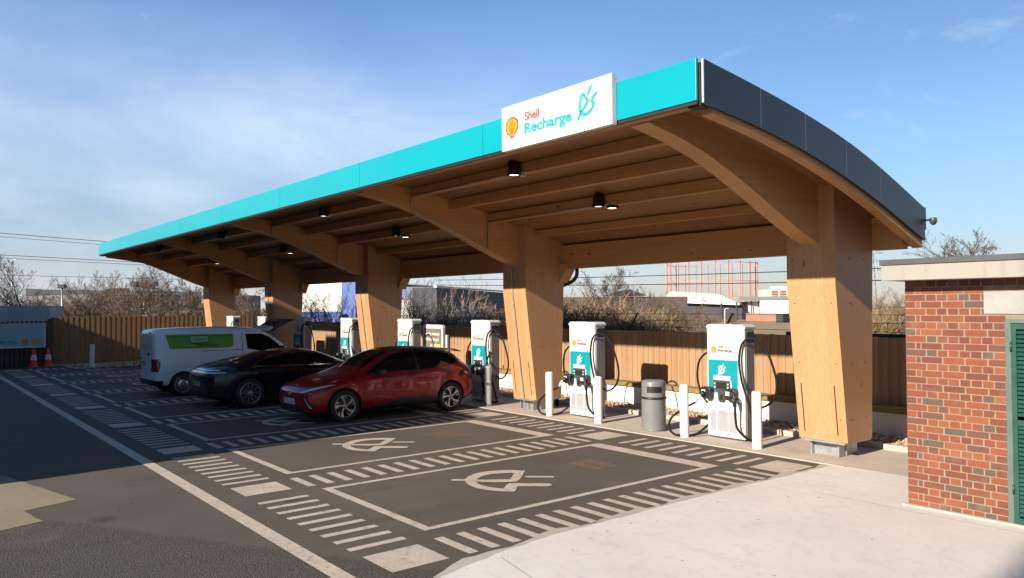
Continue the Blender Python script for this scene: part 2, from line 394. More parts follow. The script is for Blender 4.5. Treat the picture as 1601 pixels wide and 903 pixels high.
def brick():
    k = NT('brick_face'); v = k.obj(); ge = k.n('ShaderNodeNewGeometry'); isl = ge.outputs['Random Per Island']
    rp = k.n('ShaderNodeValToRGB'); e = rp.color_ramp.elements; rp.color_ramp.interpolation = 'CONSTANT'
    cols = [(0, (.165, .048, .023)), (.16, (.195, .055, .024)), (.34, (.14, .039, .022)), (.5, (.215, .066, .027)), (.64, (.12, .036, .022)), (.76, (.175, .05, .024)), (.86, (.11, .048, .034)), (.93, (.075, .06, .047))]
    e[0].position = 0; e[0].color = (*cols[0][1], 1); e[1].position = cols[1][0]; e[1].color = (*cols[1][1], 1)
    for p, c in cols[2:]: x = e.new(p); x.color = (*c, 1)
    k.l(isl, rp.inputs[0]); a = k.noise(v, 22, 6, .7); b = k.noise(v, 4, 5)
    soot = k.noise(k.obj((1, 1, .6)), 1.3, 6, .7); col = k.mix(k.rng(a, .35, .75, 0, .45), rp.outputs[0], (.12, .045, .03)); col = k.mix(k.rng(soot, .5, .72, 0, .4), col, (.07, .045, .034)); col = k.mix(k.rng(b, .56, .75, 0, .3), col, (.23, .165, .125))
    k.col(col); k.set(Roughness=.88); k.bump(a, .6, .006); return k.m
M['brick'] = brick()
M['mortar'] = plain('mortar', (.215, .165, .118), .9, var=.2, scale=14)
M['bird_fascia'] = None
def stained(name, c, d):
    k = NT(name); v = k.obj((3.5, 3.5, .35)); a = k.noise(v, 2.2, 5, .6); b = k.noise(k.obj(), 1.2, 4)
    col = k.mix(k.rng(a, .56, .74, 0, .6), c, d); col = k.mix(k.rng(b, .4, .7, 0, .25), col, tuple(x*.75 for x in c)); k.col(col); k.set(Roughness=.7); return k.m
M['roof_fascia'] = stained('painted_roof_fascia', (.27, .26, .23), (.16, .145, .115))
M['flashing'] = plain('lead_flashing', (.05, .055, .062), .5)
M['green_metal'] = plain('green_louvre_paint', (.007, .055, .042), .42, var=.15)
M['green_frame'] = plain('grey_green_frame', (.075, .115, .10), .5)
M['gravel'] = None
def gravelmat():
    k = NT('gravel_stone'); ge = k.n('ShaderNodeNewGeometry'); rp = k.n('ShaderNodeValToRGB'); e = rp.color_ramp.elements
    e[0].color = (.22, .15, .09, 1); e[1].color = (.52, .42, .30, 1); x = e.new(.5); x.color = (.38, .27, .17, 1)
    k.l(ge.outputs['Random Per Island'], rp.inputs[0]); k.col(rp.outputs[0]); k.set(Roughness=.85); return k.m
M['gravel'] = gravelmat()
M['gravel_bed'] = concrete('gravel_bed', (.24, .17, .11), (.15, .11, .075))
def fieldmat():
    k = NT('rough_grass'); v = k.obj(); a = k.noise(v, .06, 6, .65); b = k.noise(v, .9, 5, .7)
    col = k.mix(k.rng(a, .3, .7), (.27, .185, .095), (.20, .15, .075)); col = k.mix(k.rng(b, .4, .7, 0, .6), col, (.33, .24, .13)); k.col(col); k.set(Roughness=.95); return k.m
M['field'] = fieldmat()
def bark(name, c):
    return plain(name, c, .85, var=.3, scale=3)
M['bark'] = bark('bark_brown', (.085, .066, .05)); M['bark_pale'] = bark('bark_pale', (.26, .22, .17)); M['twig'] = bark('twig_brown', (.125, .092, .062))
M['twig_dark'] = bark('twig_dark', (.05, .042, .036)); M['twig_gold'] = bark('twig_gold', (.20, .145, .075)); M['twig_red'] = bark('twig_red', (.115, .082, .06)); M['twig_pale'] = bark('twig_pale', (.30, .25, .15))
M['rust'] = plain('rusty_iron', (.22, .135, .09), .8, var=.3, scale=20)

# ------------------------------------------------------------------ ground
def sheet(name, poly, z, m, kind='structure'):
    mb = MB(); mb.add([(x, y, z) for x, y in poly], [tuple(range(len(poly)))]); return tag(mb.build(name, m), kind=kind)
sheet('ground', [(-1500, -1500), (1500, -1500), (1500, 1500), (-1500, 1500)], -.08, M['field'])
sheet('tarmac', [(-31.9, -60), (60, -60), (60, 9), (-31.9, 9)], 0, M['asphalt'])
def jag(pts, step, amp, seed):
    r = random.Random(seed); out = []
    for i in range(len(pts)-1):
        a, b = Vector(pts[i]), Vector(pts[i+1]); n = max(1, int((b-a).length/step)); d = (b-a).normalized(); q = Vector((-d.y, d.x))
        for j in range(n): out.append(tuple(a+(b-a)*j/n+q*r.uniform(-amp, amp)))
    out.append(tuple(pts[-1])); return out
edge = jag([(1.9, -1.75), (1.15, -.95), (.82, -.38), (.69, -.04), (.61, .22), (.56, .43), (.46, .86), (.385, 1.54), (.38, 2.4), (.36, 3.44), (.38, 5), (.42, 6.2), (.45, 7.19)], .12, .014, 3)
dirty = [(x-.10-.05*math.sin(i*.7)-(.03 if i % 5 == 0 else 0), y-.02) for i, (x, y) in enumerate(edge)]
sheet('concrete_border', dirty+[(.7, 7.2), (.75, 1.2), (1.3, -.3), (2.4, -1.6)], .0065, M['edge_conc'])
sheet('concrete_apron', edge+[(6.0, 7.2), (40, 7.2), (40, -2.6), (4, -2.6)], .0105, M['apron'])
mb = MB(); mb.box(-30.9, 12, 7.2, 9.0, -.05, .012); tag(mb.build('charger_pavement', M['pad']), kind='structure')
mb = MB()
for i in range(17): mb.box(-30.8+i*1.85, -30.8+i*1.85+1.842, 7.16, 7.25, -.03, .018)
tag(mb.build('flush_kerb', M['edge_conc']), kind='structure')
# slab joints of the apron
mb = MB()
for x0, y0, x1, y1 in ((.585, .698, 1.45, .50), (1.15, 5.4, 6, 5.35)):
    a, b = Vector((x0, y0)), Vector((x1, y1)); d = (b-a).normalized(); q = Vector((-d.y, d.x))*.006
    mb.add([(*(a+q), .0125), (*(b+q), .0125), (*(b-q), .0125), (*(a-q), .0125)], [(3, 2, 1, 0)])
tag(mb.build('slab_joint', M['edge_conc']), kind='structure')
patch = jag([(-16, -2.9), (-7.2, -2.62), (-4.66, -2.02), (-4.42, -2.62), (-3.78, -2.5), (-3.62, -2.95), (-5, -3.7), (-16, -6)], .2, .012, 5)
sheet('concrete_patch', patch[::-1], .004, M['patch'])
# bay markings
BW = 3.7
def q4(mb, x0, x1, y0, y1, z=.004):
    mb.add([(x0, y0, z), (x1, y0, z), (x1, y1, z), (x0, y1, z)], [(0, 1, 2, 3)])
mk = MB(); hk = MB(); pk = MB()
for i in range(8):
    X0, X1, Y0, Y1 = -BW*i-3.18, -BW*i-.637, .625, 5.867
    q4(mk, X0, X1, Y0, Y0+.115); q4(mk, X0+.0, X0+.10, Y0+.115, Y1-.30); q4(mk, X1-.10, X1, Y0+.115, Y1-.30); q4(mk, X0, X1, Y1-.30, Y1)
for i in range(9):
    q4(mk, -BW*i-.286, -BW*i+.286, -.314, .314); q4(mk, -BW*i-.306, -BW*i+.306, 6.12, 6.89)
    n = 20
    for j in range(n):
        y = .54+j*(5.28/(n-1)); q4(hk, -BW*i-.34, -BW*i+.30, y, y+.115)
    if i < 8:
        for j in range(9):
            x = -BW*i-.51-j*.297; q4(hk, x-.105, x, -.325, .325); q4(hk, x-.105, x, 6.15, 6.86)
tag(mk.build('bay_lines', M['paint']), kind='structure'); tag(hk.build('hatch_lines', M['paint']), kind='structure')
mk = MB(); q4(mk, -31.5, 1.2, -.80, -.63); tag(mk.build('lane_line', M['paint']), kind='structure')
# plug symbol painted in each bay: a ring, a slanted bar, a tail and two prongs
def resample(P, n):
    P = [Vector(p) for p in P]; L = [0]
    for a, b in zip(P[:-1], P[1:]): L.append(L[-1]+(b-a).length)
    out = []
    for i in range(n):
        t = L[-1]*i/(n-1); j = max(0, min(len(P)-2, next((k for k in range(len(P)-1) if t <= L[k+1]+1e-9), len(P)-2))); out.append(P[j].lerp(P[j+1], (t-L[j])/(L[j+1]-L[j])))
    return out
PAIRS = [([(-2.337, 2.372), (-2.47, 2.501), (-2.587, 2.698), (-2.615, 2.905), (-2.545, 3.136), (-2.436, 3.29), (-2.274, 3.411)], [(-2.25, 2.51), (-2.325, 2.596), (-2.395, 2.716), (-2.418, 2.895), (-2.363, 3.04), (-2.262, 3.197)]),
         ([(-2.274, 3.411), (-2.093, 3.225), (-1.882, 2.991), (-1.808, 2.872)], [(-2.262, 3.197), (-2.097, 3.027), (-1.972, 2.886)]),
         ([(-2.25, 2.51), (-2.119, 2.688), (-1.972, 2.886)], [(-2.154, 2.43), (-1.926, 2.65), (-1.808, 2.872)]),
         ([(-2.337, 2.372), (-2.167, 2.272), (-2.005, 2.23), (-1.872, 2.217), (-1.686, 2.248), (-1.521, 2.333), (-1.375, 2.473)], [(-2.154, 2.43), (-2.052, 2.383), (-1.922, 2.362), (-1.756, 2.387), (-1.6, 2.459)]),
         ([(-1.375, 2.473), (-1.413, 2.536), (-1.574, 2.691)], [(-1.6, 2.459), (-1.64, 2.524), (-1.748, 2.647), (-1.775, 2.709)]),
         ([(-1.775, 2.709), (-1.741, 2.772), (-1.44, 3.115), (-1.37, 3.13)], [(-1.574, 2.691), (-1.313, 2.998), (-1.30, 3.06)])]
for i in range(8):
    mbp = MB()
    for li, (A, B) in enumerate(PAIRS):
        A, B = resample(A, 14), resample(B, 14); z = .0045+.0006*li
        mbp.add([(p.x-BW*i, p.y, z) for p in A]+[(p.x-BW*i, p.y, z) for p in B], [(j, j+1, 15+j, 14+j) for j in range(13)])
    mbp.add([(-2.337-BW*i, 2.372, .0085), (-2.25-BW*i, 2.51, .0085), (-2.154-BW*i, 2.43, .0085)], [(0, 1, 2)])
    strokes2d([[(-2.43, 2.262), (-2.30, 2.41)], [(-1.912, 3.18), (-1.703, 3.413)]], .105, mbp, lambda p, li, i=i: (p[0]-BW*i, p[1], .009+.0006*li))
    o = fixn(mbp.build('plug_marking', M['paint'])); tag(o, kind='structure')
# worn drain gratings
gm = MB()
for i in range(3):
    for k in range(9):
        a = -2.23-BW*i+k*.068
        for y0, y1 in ((4.24, 4.47), (4.51, 4.74)): gm.add([(a, y0, .004), (a+.026, y0, .004), (a+.026, y1, .004), (a, y1, .004)], [(0, 1, 2, 3)])
tag(gm.build('drain_grating', M['rust']), kind='structure')
# gravel strip behind the pavement
sheet('gravel_strip', [(-31, 9.08), (6, 9.08), (6, 10.3), (-31, 10.3)], .03, M['gravel_bed'])
gv = MB(); gr = random.Random(4)
def stone(mb, x, y, z, s, r):
    a = r.uniform(0, 6.3); c, sn = math.cos(a), math.sin(a); sx_, sy_, sz_ = s*r.uniform(.8, 1.4), s*r.uniform(.6, 1), s*r.uniform(.4, .8)
    pts = [(1, 0, 0), (-1, 0, 0), (0, 1, 0), (0, -1, 0), (0, 0, 1), (0, 0, -1)]
    vs = []
    for p in pts:
        px, py, pz = p[0]*sx_+r.uniform(-.3, .3)*s, p[1]*sy_+r.uniform(-.3, .3)*s, p[2]*sz_; vs.append((x+px*c-py*sn, y+px*sn+py*c, z+pz))
    mb.add(vs, [(0, 2, 4), (2, 1, 4), (1, 3, 4), (3, 0, 4), (2, 0, 5), (1, 2, 5), (3, 1, 5), (0, 3, 5)])
for _ in range(6500):
    x = 3-gr.random()**1.4*20; stone(gv, x, gr.uniform(9.12, 10.2), .035+gr.uniform(0, .035), gr.uniform(.018, .042), gr)
for _ in range(1800):
    stone(gv, gr.uniform(-30.8, -28.2), gr.uniform(1.9, 9), .02+gr.uniform(0, .05), gr.uniform(.03, .07), gr)
tag(gv.build('gravel', M['gravel']), 'loose tan gravel along the foot of the white wall', 'gravel', kind='stuff')
sheet('gravel_verge', [(-31.8, 1.75), (-30.2, 1.9), (-28.6, 4), (-28.3, 7.1), (-28.4, 9.1), (-31.8, 9.1)], .006, M['gravel_bed'])
mb = MB()
for i in range(37):
    x = -31+i*.95; mb.box(x, x+.93, 8.98, 9.10, -.05, .105)
tag(mb.build('edging_kerb', M['edge_conc'], bev=.012), kind='structure')
# small litter on the apron
lb = MB(); lr = random.Random(9)
for _ in range(45):
    x, y = lr.uniform(.6, 3.4), lr.uniform(-.2, 5.2); s = lr.uniform(.002, .008); a = lr.uniform(0, 3)
    lb.obox((x, y, .0125+s*.2), (s*1.8*math.cos(a), s*1.8*math.sin(a), 0), (-s*.5*math.sin(a), s*.5*math.cos(a), 0), (0, 0, s*.15))
for _ in range(60):
    x, y = lr.uniform(-4.5, .3), lr.uniform(-2.5, 5.5); s = lr.uniform(.002, .008); lb.obox((x, y, .004+s*.3), (s, 0, 0), (0, s*.8, 0), (0, 0, s*.3))
tag(lb.build('leaf_litter', M['twig_dark']), 'scattered specks of dead leaf and twig on the pale concrete', 'leaf litter', kind='stuff')

# ------------------------------------------------------------------ canopy
XR, XL = 1.07, -30.67; YF = 3.25
TOP = [(3.27, 5.22), (4.42, 5.075), (5.45, 4.915), (6.50, 4.705), (7.50, 4.43), (8.95, 3.95)]
BOT = [(3.27, 4.72), (4.36, 4.60), (5.38, 4.44), (6.42, 4.21), (7.44, 3.93), (8.95, 3.44)]
def interp(tab, y):
    n = len(tab); i = max(0, min(n-2, next((j for j in range(n-1) if y <= tab[j+1][0]), n-2)))
    def slope(j): return (tab[j+1][1]-tab[j-1][1])/(tab[j+1][0]-tab[j-1][0]) if 0 < j < n-1 else ((tab[1][1]-tab[0][1])/(tab[1][0]-tab[0][0]) if j == 0 else (tab[-1][1]-tab[-2][1])/(tab[-1][0]-tab[-2][0]))
    a, b = tab[i], tab[i+1]; h = b[0]-a[0]; t = (y-a[0])/h
    return (2*t**3-3*t*t+1)*a[1]+(t**3-2*t*t+t)*h*slope(i)+(-2*t**3+3*t*t)*b[1]+(t**3-t*t)*h*slope(i+1)
Tz = lambda y: interp(TOP, y); Bz = lambda y: interp(BOT, y)
ys = [3.27+(8.95-3.27)*i/26 for i in range(27)]
can = thing('charging_canopy', 'long arched timber canopy with a teal front fascia over the charging bays', 'canopy', (0, 0, 0))
def strip_prism(top, bot, x0, x1, name, m, parent=can):
    mb = MB(); n = len(top); vs = []
    for x in (x0, x1): vs += [(x, y, z) for y, z in top]+[(x, y, z) for y, z in bot]
    fs = []
    for i in range(n-1):
        fs += [(i, i+1, n+i+1, n+i), (2*n+i, 3*n+i, 3*n+i+1, 2*n+i+1), (i, 2*n+i, 2*n+i+1, i+1), (n+i, n+i+1, 3*n+i+1, 3*n+i)]
    fs += [(0, n, 3*n, 2*n), (n-1, 3*n-1, 4*n-1, 2*n-1)]
    mb.add(vs, fs); return fixn(mb.build(name, m, parent))
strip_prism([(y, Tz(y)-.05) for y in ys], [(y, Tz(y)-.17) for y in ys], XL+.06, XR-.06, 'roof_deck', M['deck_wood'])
strip_prism([(y, Tz(y)-.02) for y in ys], [(y, Tz(y)-.047) for y in ys], XL+.05, XR-.05, 'roof_sheet', M['anthracite'])
for x0, x1 in ((XR-.17, XR-.02), (XL+.02, XL+.17)):
    strip_prism([(y, Tz(y)-.18) for y in ys[1:]], [(y, Bz(y)-.05-.06*(y-3.27)/5.7) for y in ys[1:]], x0, x1, 'rim_beam', M['beam_wood'])
    mb = MB(); mb.box(x0-.02, x1+.012, YF+.012, YF+.17, 4.70, 5.20); mb.build('corner_gap_fill', M['dark_gap'], can)  # dark box put in to read as the unlit gap at the corner
brk = [3.27, 4.40, 5.42, 6.48, 7.48, 8.95]
for sx0 in (XR, XL-.03):
    for a, b in zip(brk[:-1], brk[1:]):
        yy = [a+.008+(b-a-.016)*i/6 for i in range(7)]
        strip_prism([(y, Tz(y)+.01) for y in yy], [(y, Bz(y)) for y in yy], sx0, sx0+.03, 'end_cladding', M['anthracite'])
    for b in brk[:-1]:
        mb = MB(); mb.box(sx0+.004, sx0+.028, b-.007, b+.007, Bz(b)+.01, Tz(b)+.012); mb.build('cladding_joint', M['pale_edge'], can)
# fascia along the front
xs = [XL, -26.7, -22.8, -18.8, -14.9, -10.9, -7.0, -3.0, XR-.025]
for a, b in zip(xs[:-1], xs[1:]):
    mb = MB(); mb.box(a+.005, b-.005, YF-.045, YF, 4.755, 5.24); mb.build('fascia_panel', M['teal'], can, bev=.006)
mb = MB(); mb.box(XL, XR-.03, YF-.03, YF+.01, 4.715, 4.752); mb.build('fascia_trim', M['dark_gap'], can)
mb = MB(); mb.box(XL+.19, XR-.19, YF+.03, YF+.165, 4.722, Tz(3.4)-.18); mb.build('edge_beam', M['purlin_wood'], can)
mb = MB(); mb.box(XL, XR, 8.96, 9.06, 3.62, 3.98); mb.build('eaves_gutter', M['anthracite'], can)
# beams, columns
SOF = [(3.42, 4.70), (4.0, 4.60), (4.6, 4.45), (5.2, 4.24), (5.8, 4.00), (6.4, 3.745), (6.9, 3.545), (7.42, 3.37)]
for k in range(5):
    X = -7.4*k
    yy = [p[0] for p in SOF]
    strip_prism([(y, Tz(y)-.172) for y in yy], SOF, X-.15, X+.15, 'arched_beam', M['beam_wood'])
    prof = [(7.72, .265), (7.41, 2.75), (7.41, Tz(7.41)-.172), (8.0, Tz(8.0)-.172), (8.62, Tz(8.62)-.172), (8.62, 3.6), (8.50, .265)]
    mb = MB(); mb.prism(prof, 0, X-.41, X+.41)
    # bolt heads, slots and the steel shoe
    bb = mb
    for z in (.62, 1.5, 2.45, 3.15):
        for y in (7.85, 8.3): bb.lathe([(0, .008), (.010, .008), (.010, 0)], (X+.412, y, z), 8, 0, mi=1)
        for x in (-.3, .32): bb.lathe([(0, -.005), (.009, -.005), (.009, .006)], (X+x, (7.41 if z > 2.75 else 7.72-.31*(z-.265)/2.485), z), 8, 1, mi=1)
    sb = mb
    for x in (-.30, .26):
        sb.add([(X+x-.008, 7.72-.19*(z-.265)*.8-.004, z) if False else (X+x+dx, yv-.004, z) for z, yv in ((.37, 7.7069), (1.0, 7.6283), (1.16, 7.6084)) for dx in (-.009, .009)], [(0, 1, 3, 2), (2, 3, 5, 4)], 1)
    col = fixn(mb.build('column', [M['col_wood'], M['dark_gap']], can))
    sb = MB(); sb.box(X-.35, X+.39, 7.66, 8.5, .235, .264)
    for x in (-.24, .22): sb.box(X+x-.012, X+x+.012, 7.78, 8.36, .012, .234)
    sb.box(X-.228, X+.208, 7.86, 7.884, .012, .234); sb.box(X-.228, X+.208, 8.2, 8.224, .012, .234); sb.box(X-.24, X+.245, 7.995, 8.02, .013, .2339)
    sb.build('steel_shoe', M['galv'], col, bev=.003)
    if k:
        cb = MB(); cb.prism([(X+.41, 2.98), (X+.66, 3.30), (X+.66, 3.42), (X+.41, 3.42)], 1, 8.46, 8.74); fixn(cb.build('corbel', M['beam_wood'], col))
for k in range(4):
    X0, X1 = -7.4*(k+1)+.41, -7.4*k-.41
    mb = MB(); mb.box(X0+.25 if True else X0, X1, 8.52, 8.74, 3.31, 3.86); mb.box(X0, X0+.25, 8.53, 8.735, 3.42, 3.855); mb.build('back_beam', M['purlin_wood'], can)
    for y, z in ((4.58, 4.70), (5.55, 4.52), (6.61, 4.30), (7.76, 4.03)):
        a, b = (X0-.26, X1+.26) if y < 7.4 else (X0, X1)
        mb = MB(); mb.box(a, b, y-.07, y+.07, z, Tz(y)-.174); mb.build('purlin', M['purlin_wood'], can)
for X0, X1 in ((.41, XR-.18), (XL+.18, -30.01)):
    mb = MB(); mb.box(X0, X1, 8.60, 8.80, 3.31, 3.84); mb.build('back_beam', M['purlin_wood'], can)
mb = MB(); mb.box(XL+.05, XR-.03, 8.86, 8.95, 3.36, 3.80); mb.build('back_rim', M['beam_wood'], can)
# conduits on the underside
for k in range(4):
    X = -7.4*k; cx = X-3.7
    mb = MB()
    mb.tube([(X-7.22, 4.49, 4.715), (cx-.1, 4.49, 4.715)], .013, 6); mb.tube([(X-7.22, 6.52, 4.315), (cx-.1, 6.52, 4.315)], .013, 6)
    mb.tube([(X-7.22, 4.49, 4.72), (X-7.235, 4.52, 4.46), (X-7.235, 6.50, 3.72), (X-7.235, 6.52, 4.3)], .012, 6)
    mb.build('conduit', M['galv'], can)
for k in (1, 2, 3):
    X = -7.4*k; mb = MB()
    mb.tube(smooth_path([(X-.05, 7.37, 3.34), (X-.04, 7.395, 2.75), (X-.03, 7.455, 2.2), (X-.02, 7.605, 1.0), (X+.0, 7.69, .27), (X, 7.7, .02)], 3), .016, 6)
    mb.box(X-.08, X+.02, 7.36, 7.415, 2.86, 3.0); mb.build('conduit', M['galv'], can)
mb = MB(); X = -7.4
mb.tube(smooth_path([(X+.66, 8.80, 3.32), (X+.64, 8.80, 3.14), (X+.52, 8.78, 3.02), (X+.30, 8.74, 2.94), (X+.1, 8.72, 2.88), (X+.02, 8.71, 2.7)], 5), .045, 10)
mb.tube([(X+.02, 8.71, 2.7), (X+.02, 8.71, .02)], .045, 10); mb.build('downpipe', M['black'], can)
# cctv at the back corner
cc = thing('security_camera', 'tiny black security camera bracketed to the back corner of the canopy roof', 'camera', (1.12, 8.98, 3.75))
mb = MB(); mb.tube([(-.06, 0, .02), (.05, .03, .02)], .018, 8); mb.build('bracket', M['black'], cc)
mb = MB(); mb.lathe([(0, .05), (.05, .05), (.055, .03), (.055, -.02), (.03, -.06), (0, -.07)], (.08, .03, 0), 14); mb.build('dome', M['dark_module'], cc)

# downlights under the canopy
lampname = ['under the canopy bay nearest the camera', 'under the second canopy bay from the camera', 'under the third canopy bay from the camera', 'under the far end bay of the canopy']
def downlight(x, y, z, label):
    t = thing('ceiling_lamp', label, 'lamp', (x, y, z), 0, 'black downlights under the canopy')
    mb = MB(); mb.lathe([(0, .24), (.09, .24), (.095, .23), (.122, .015), (.122, 0), (.10, 0), (.095, .03), (.07, .04)], n=20); mb.build('housing', M['black'], t)
    mb = MB(); mb.lathe([(0, .016), (.092, .016)], n=20, sm=False); fixn(mb.build('lens', M['lamp'], t))
    mb = MB(); mb.box(-.05, .05, -.03, .12, .24, .31); mb.build('mount', M['black'], t)
    mb = MB(); mb.box(.10, .20, .06, .12, -.02, .05); mb.build('junction_box', M['pale_edge'], t); return t
first = {}
for k in range(4):
    for j, (y, z, nm) in enumerate(((4.40, 4.66, 'front'), (6.44, 4.28, 'rear'))):
        lab = f'black tapered downlight in the {nm} row {lampname[k]}'
        if not first: first['d'] = downlight(-3.7, y, z, lab)
        else: copy_thing(first['d'], (-3.7-7.4*k, y, z), label=lab)
def bulkhead(x, y, z, label):
    t = thing('round_lamp', label, 'lamp', (x, y, z), 0, 'small round lamps on the purlins')
    mb = MB(); mb.lathe([(0, .05), (.12, .05), (.125, .04), (.125, 0), (.09, 0), (.085, .012)], n=18); mb.build('housing', M['black'], t)
    mb = MB(); mb.lathe([(0, .004), (.082, .004)], n=18, sm=False); fixn(mb.build('lens', M['lamp'], t)); return t
b0 = None
for k in range(4):
    lab = f'small flat round lamp beside the rear downlight {lampname[k]}'
    if b0 is None: b0 = bulkhead(-3.52, 6.62, 4.25, lab)
    else: copy_thing(b0, (-3.52-7.4*k, 6.62, 4.25), label=lab)

# ------------------------------------------------------------------ sign on the fascia
SX0, SX1, SZ0, SZ1, SY = -2.40, -.18, 4.70, 5.345, 3.11
sg = thing('shop_sign', 'white Shell Recharge sign board mounted on the teal canopy fascia', 'sign', (SX0, SY, SZ0))
mb = MB(); mb.box(0, SX1-SX0, 0, .09, 0, SZ1-SZ0); mb.build('board', M['white_sign'], sg, bev=.006)
def pecten(parent, cx, cz, s, y, axis='y', x=0, name='shell_emblem', sub=True):
    def P(u, v, d):
        return (cx+u*s, y-d, cz+v*s) if axis == 'y' else (x+d, cx+u*s, cz+v*s)
    mb = MB(); n = len(PECTEN)
    mb.add([P(u*1.12, v*1.12, .003) for u, v in PECTEN], [tuple(range(n))], 0); mb.add([P(u*.93, v*.93, .005) for u, v in PECTEN], [tuple(range(n))], 1)
    if sub:
        for a in (-.36, -.24, -.12, 0, .12, .24, .36):
            mb.add([P(a*.25-.010, -.34, .007), P(a*.25+.010, -.34, .007), P(a*1.04+.014, .40-abs(a)*.5, .007), P(a*1.04-.014, .40-abs(a)*.5, .007)], [(0, 1, 2, 3)], 0)
    return mb.build(name, [M['red'], M['yellow']], parent)
SW, SH = SX1-SX0, SZ1-SZ0
pecten(sg, .108*SW, .495*SH, .27, -.001)
text('lettering', 'Shell', M['red_letter'], sg, (.238*SW, -.004, .565*SH), FRONT, w=.138*SW, h=.118, bold=.0055)
text('lettering', 'Recharge', M['teal_letter'], sg, (.236*SW, -.004, .285*SH), FRONT, w=.432*SW, h=.142, bold=.009)
ICON = [[(.02, .0), (.16, .17)], [(.16, .17), (.10, .36), (.14, .62), (.27, .80), (.42, .64), (.50, .52), (.16, .17)], [(.52, .78), (.66, .98)],
        [(.93, .72), (.72, .52), (.80, .38), (.66, .20), (.42, .10), (.20, .16)]]
def icon(parent, x, z, w, h, y, m, sw, name='plug_emblem'):
    mb = MB(); strokes2d(ICON, sw, mb, lambda p, li: (x+p[0]*w, y-.001*(li+1), z+p[1]*h))
    mb.f = [f for f in mb.f]
    mb2 = MB(); mb2.v, mb2.f, mb2.mi, mb2.sm = mb.v, mb.f, mb.mi, mb.sm
    return mb2.build(name, m, parent)
def icon_w(parent, x, z, w, h, y, m, sw, name='plug_emblem'):
    mb = MB(); L = [[(x+a*w, z+b*h) for a, b in s] for s in ICON]
    strokes2d(L, sw, mb, lambda p, li: (p[0], y-.001*(li+1), p[1])); return fixn(mb.build(name, m, parent))
icon_w(sg, .725*SW, .27*SH, .165*SW, .60*SH, -.003, M['teal_letter'], .046)

